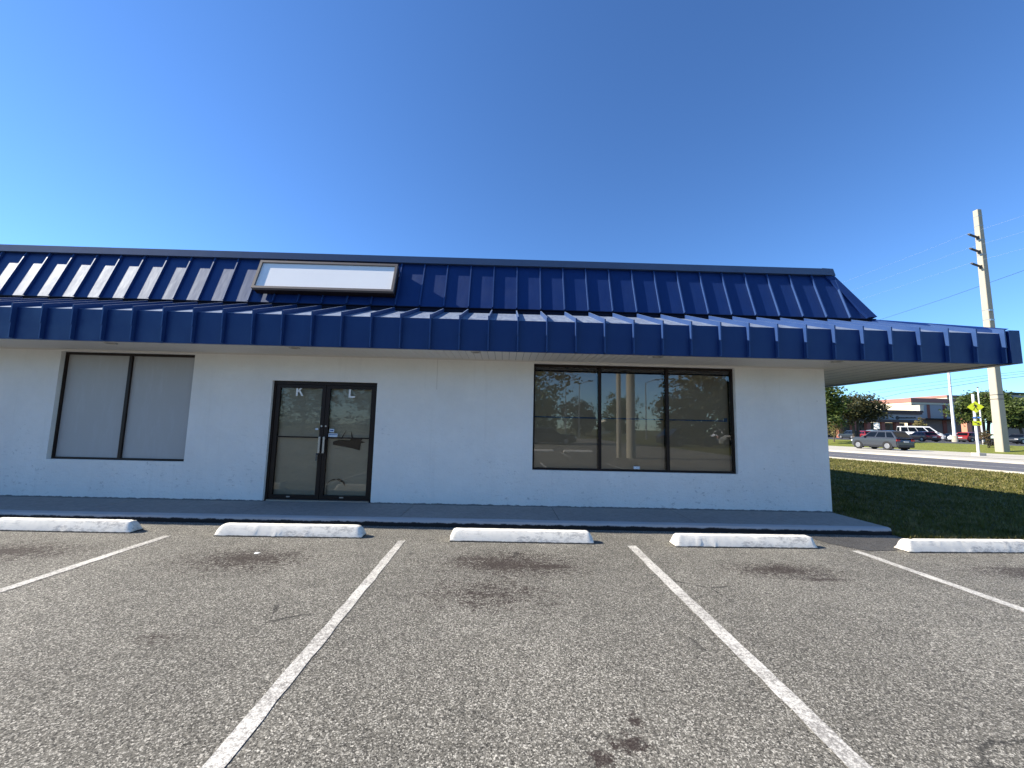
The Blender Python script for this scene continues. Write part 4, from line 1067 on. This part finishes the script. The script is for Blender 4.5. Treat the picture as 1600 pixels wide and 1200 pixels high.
# ------------------------------------------------------------------ what the windows mirror (behind the viewer)
for (x, y, r_, lab) in ((6.15, -6.6, .13, 'slim wooden pole across the lot, mirrored in the shaded window'), (6.72, -6.4, .24, 'thick concrete pole across the lot, mirrored in the shaded window')):
    mb = MB(); mb.tube([(x, y, -.2), (x, y, 11)], [r_, r_ * .8], 12); tag(mb.build('mirrored_pole', 'pole', smooth=True), lab, 'pole')
rr_ = random.Random(5); glab = 'leafy green tree across the street, mirrored in the shop glass'
for (x, y, s, m_) in ((2.0, -24, 1.2, 'green'), (18.2, -23, .95, 'oak'), (23.5, -24, 1.05, 'oak'), (-9, -24, 1.1, 'green'), (-14, -30, 1.2, 'oak'), (-24, -34, 1.2, 'green'),
                      (6, -64, 1.1, 'green'), (15, -68, 1.0, 'oak'), (24, -66, 1.15, 'green'), (34, -62, 1.2, 'oak'), (46, -60, 1.2, 'green'), (-4, -66, 1.2, 'oak'), (-38, -44, 1.3, 'green'), (30, -40, 1.1, 'green'), (3, -80, .9, 'oak'), (10, -82, .85, 'green'), (19.5, -84, .8, 'oak'), (28, -80, .95, 'green'), (40, -78, .9, 'oak'), (-12, -60, 1.0, 'green'), (-20, -58, 1.0, 'oak')):
    k = s
    tree('street_tree', glab, (x, y, 0), [(-1.6 * k, 0, 4.6 * k, 2.3 * k, 2.2 * k, 2.0 * k), (1.5 * k, .4, 5.0 * k, 2.4 * k, 2.2 * k, 2.2 * k), (0, 0, 6.4 * k, 2.2 * k, 2.1 * k, 1.8 * k), (0, 0, 2.2 * k, 3.2 * k, 1.6 * k, 2.1 * k)], 2800, .26, m_, .2, int(x * 7 + 300), group='trees mirrored in the shop glass')
for i, (x, y) in enumerate(((9.5, -48), (12.0, -50), (22, -46))):
    st_ = tag(empty('street_lamp', (x, y, 0)), 'tall street lamp across the street, mirrored in the shaded window', 'street lamp', 'street lamps mirrored in the shop glass')
    mb = MB(); mb.tube([(0, 0, 0), (0, 0, 8.6), (1.6, 0, 9.2)], [.12, .07, .05], 8); mb.build('lamp_post', 'alu', st_, smooth=True)
    mb = MB(); mb.box(1.5, 2.2, -.15, .15, 9.1, 9.25); mb.build('lamp_head', 'steel', st_)
car('parked_car', 'dark suv across the lot, mirrored in the shaded window', (17.5, -24, 0), rad(5), 'p_dark', H=1.7, belt=1.05, group=None)
car('parked_car', 'white car across the street, mirrored in the shaded window', (23.5, -27, 0), rad(0), 'p_white', H=1.8, belt=1.1, group=None)
car('parked_car', 'dark saloon across the lot, mirrored left in the shaded window', (4.2, -22, 0), rad(8), 'p_dark', group=None)
for x, lab in ((2.2, 'left white wheel stop across the lot, mirrored in the shaded window'), (4.6, 'right white wheel stop across the lot, mirrored in the shaded window')):
    o = wheel_stop(x, -10.6, 0, 1.8, lab, 9); o['group'] = 'wheel stops across the lot'
sheet('parking_stripe', [(3.35, -10.2), (3.45, -10.2), (3.45, -6), (3.35, -6)], .004, 'stripe')
hb = tag(empty('far_house', (34, -110, 0)), 'cream house across the street, mirrored in the shaded window', 'building')
mb = MB(); mb.box(-4, 4, -4, 4, 0, 3.2); hw_ = mb.build('wall', 'cream', hb)
mb = MB(); mb.prism([(-4.6, 3.202), (4.6, 3.202), (0, 4.6)], 'y', -4.5, 4.5); mb.build('roof', 'cream', hb)
mb = MB(); mb.box(-2.5, -1.2, 4.0, 4.05, 1, 2.4); mb.box(1.2, 2.5, 4.0, 4.05, 1, 2.4); mb.build('window', 'shopfront', hb)
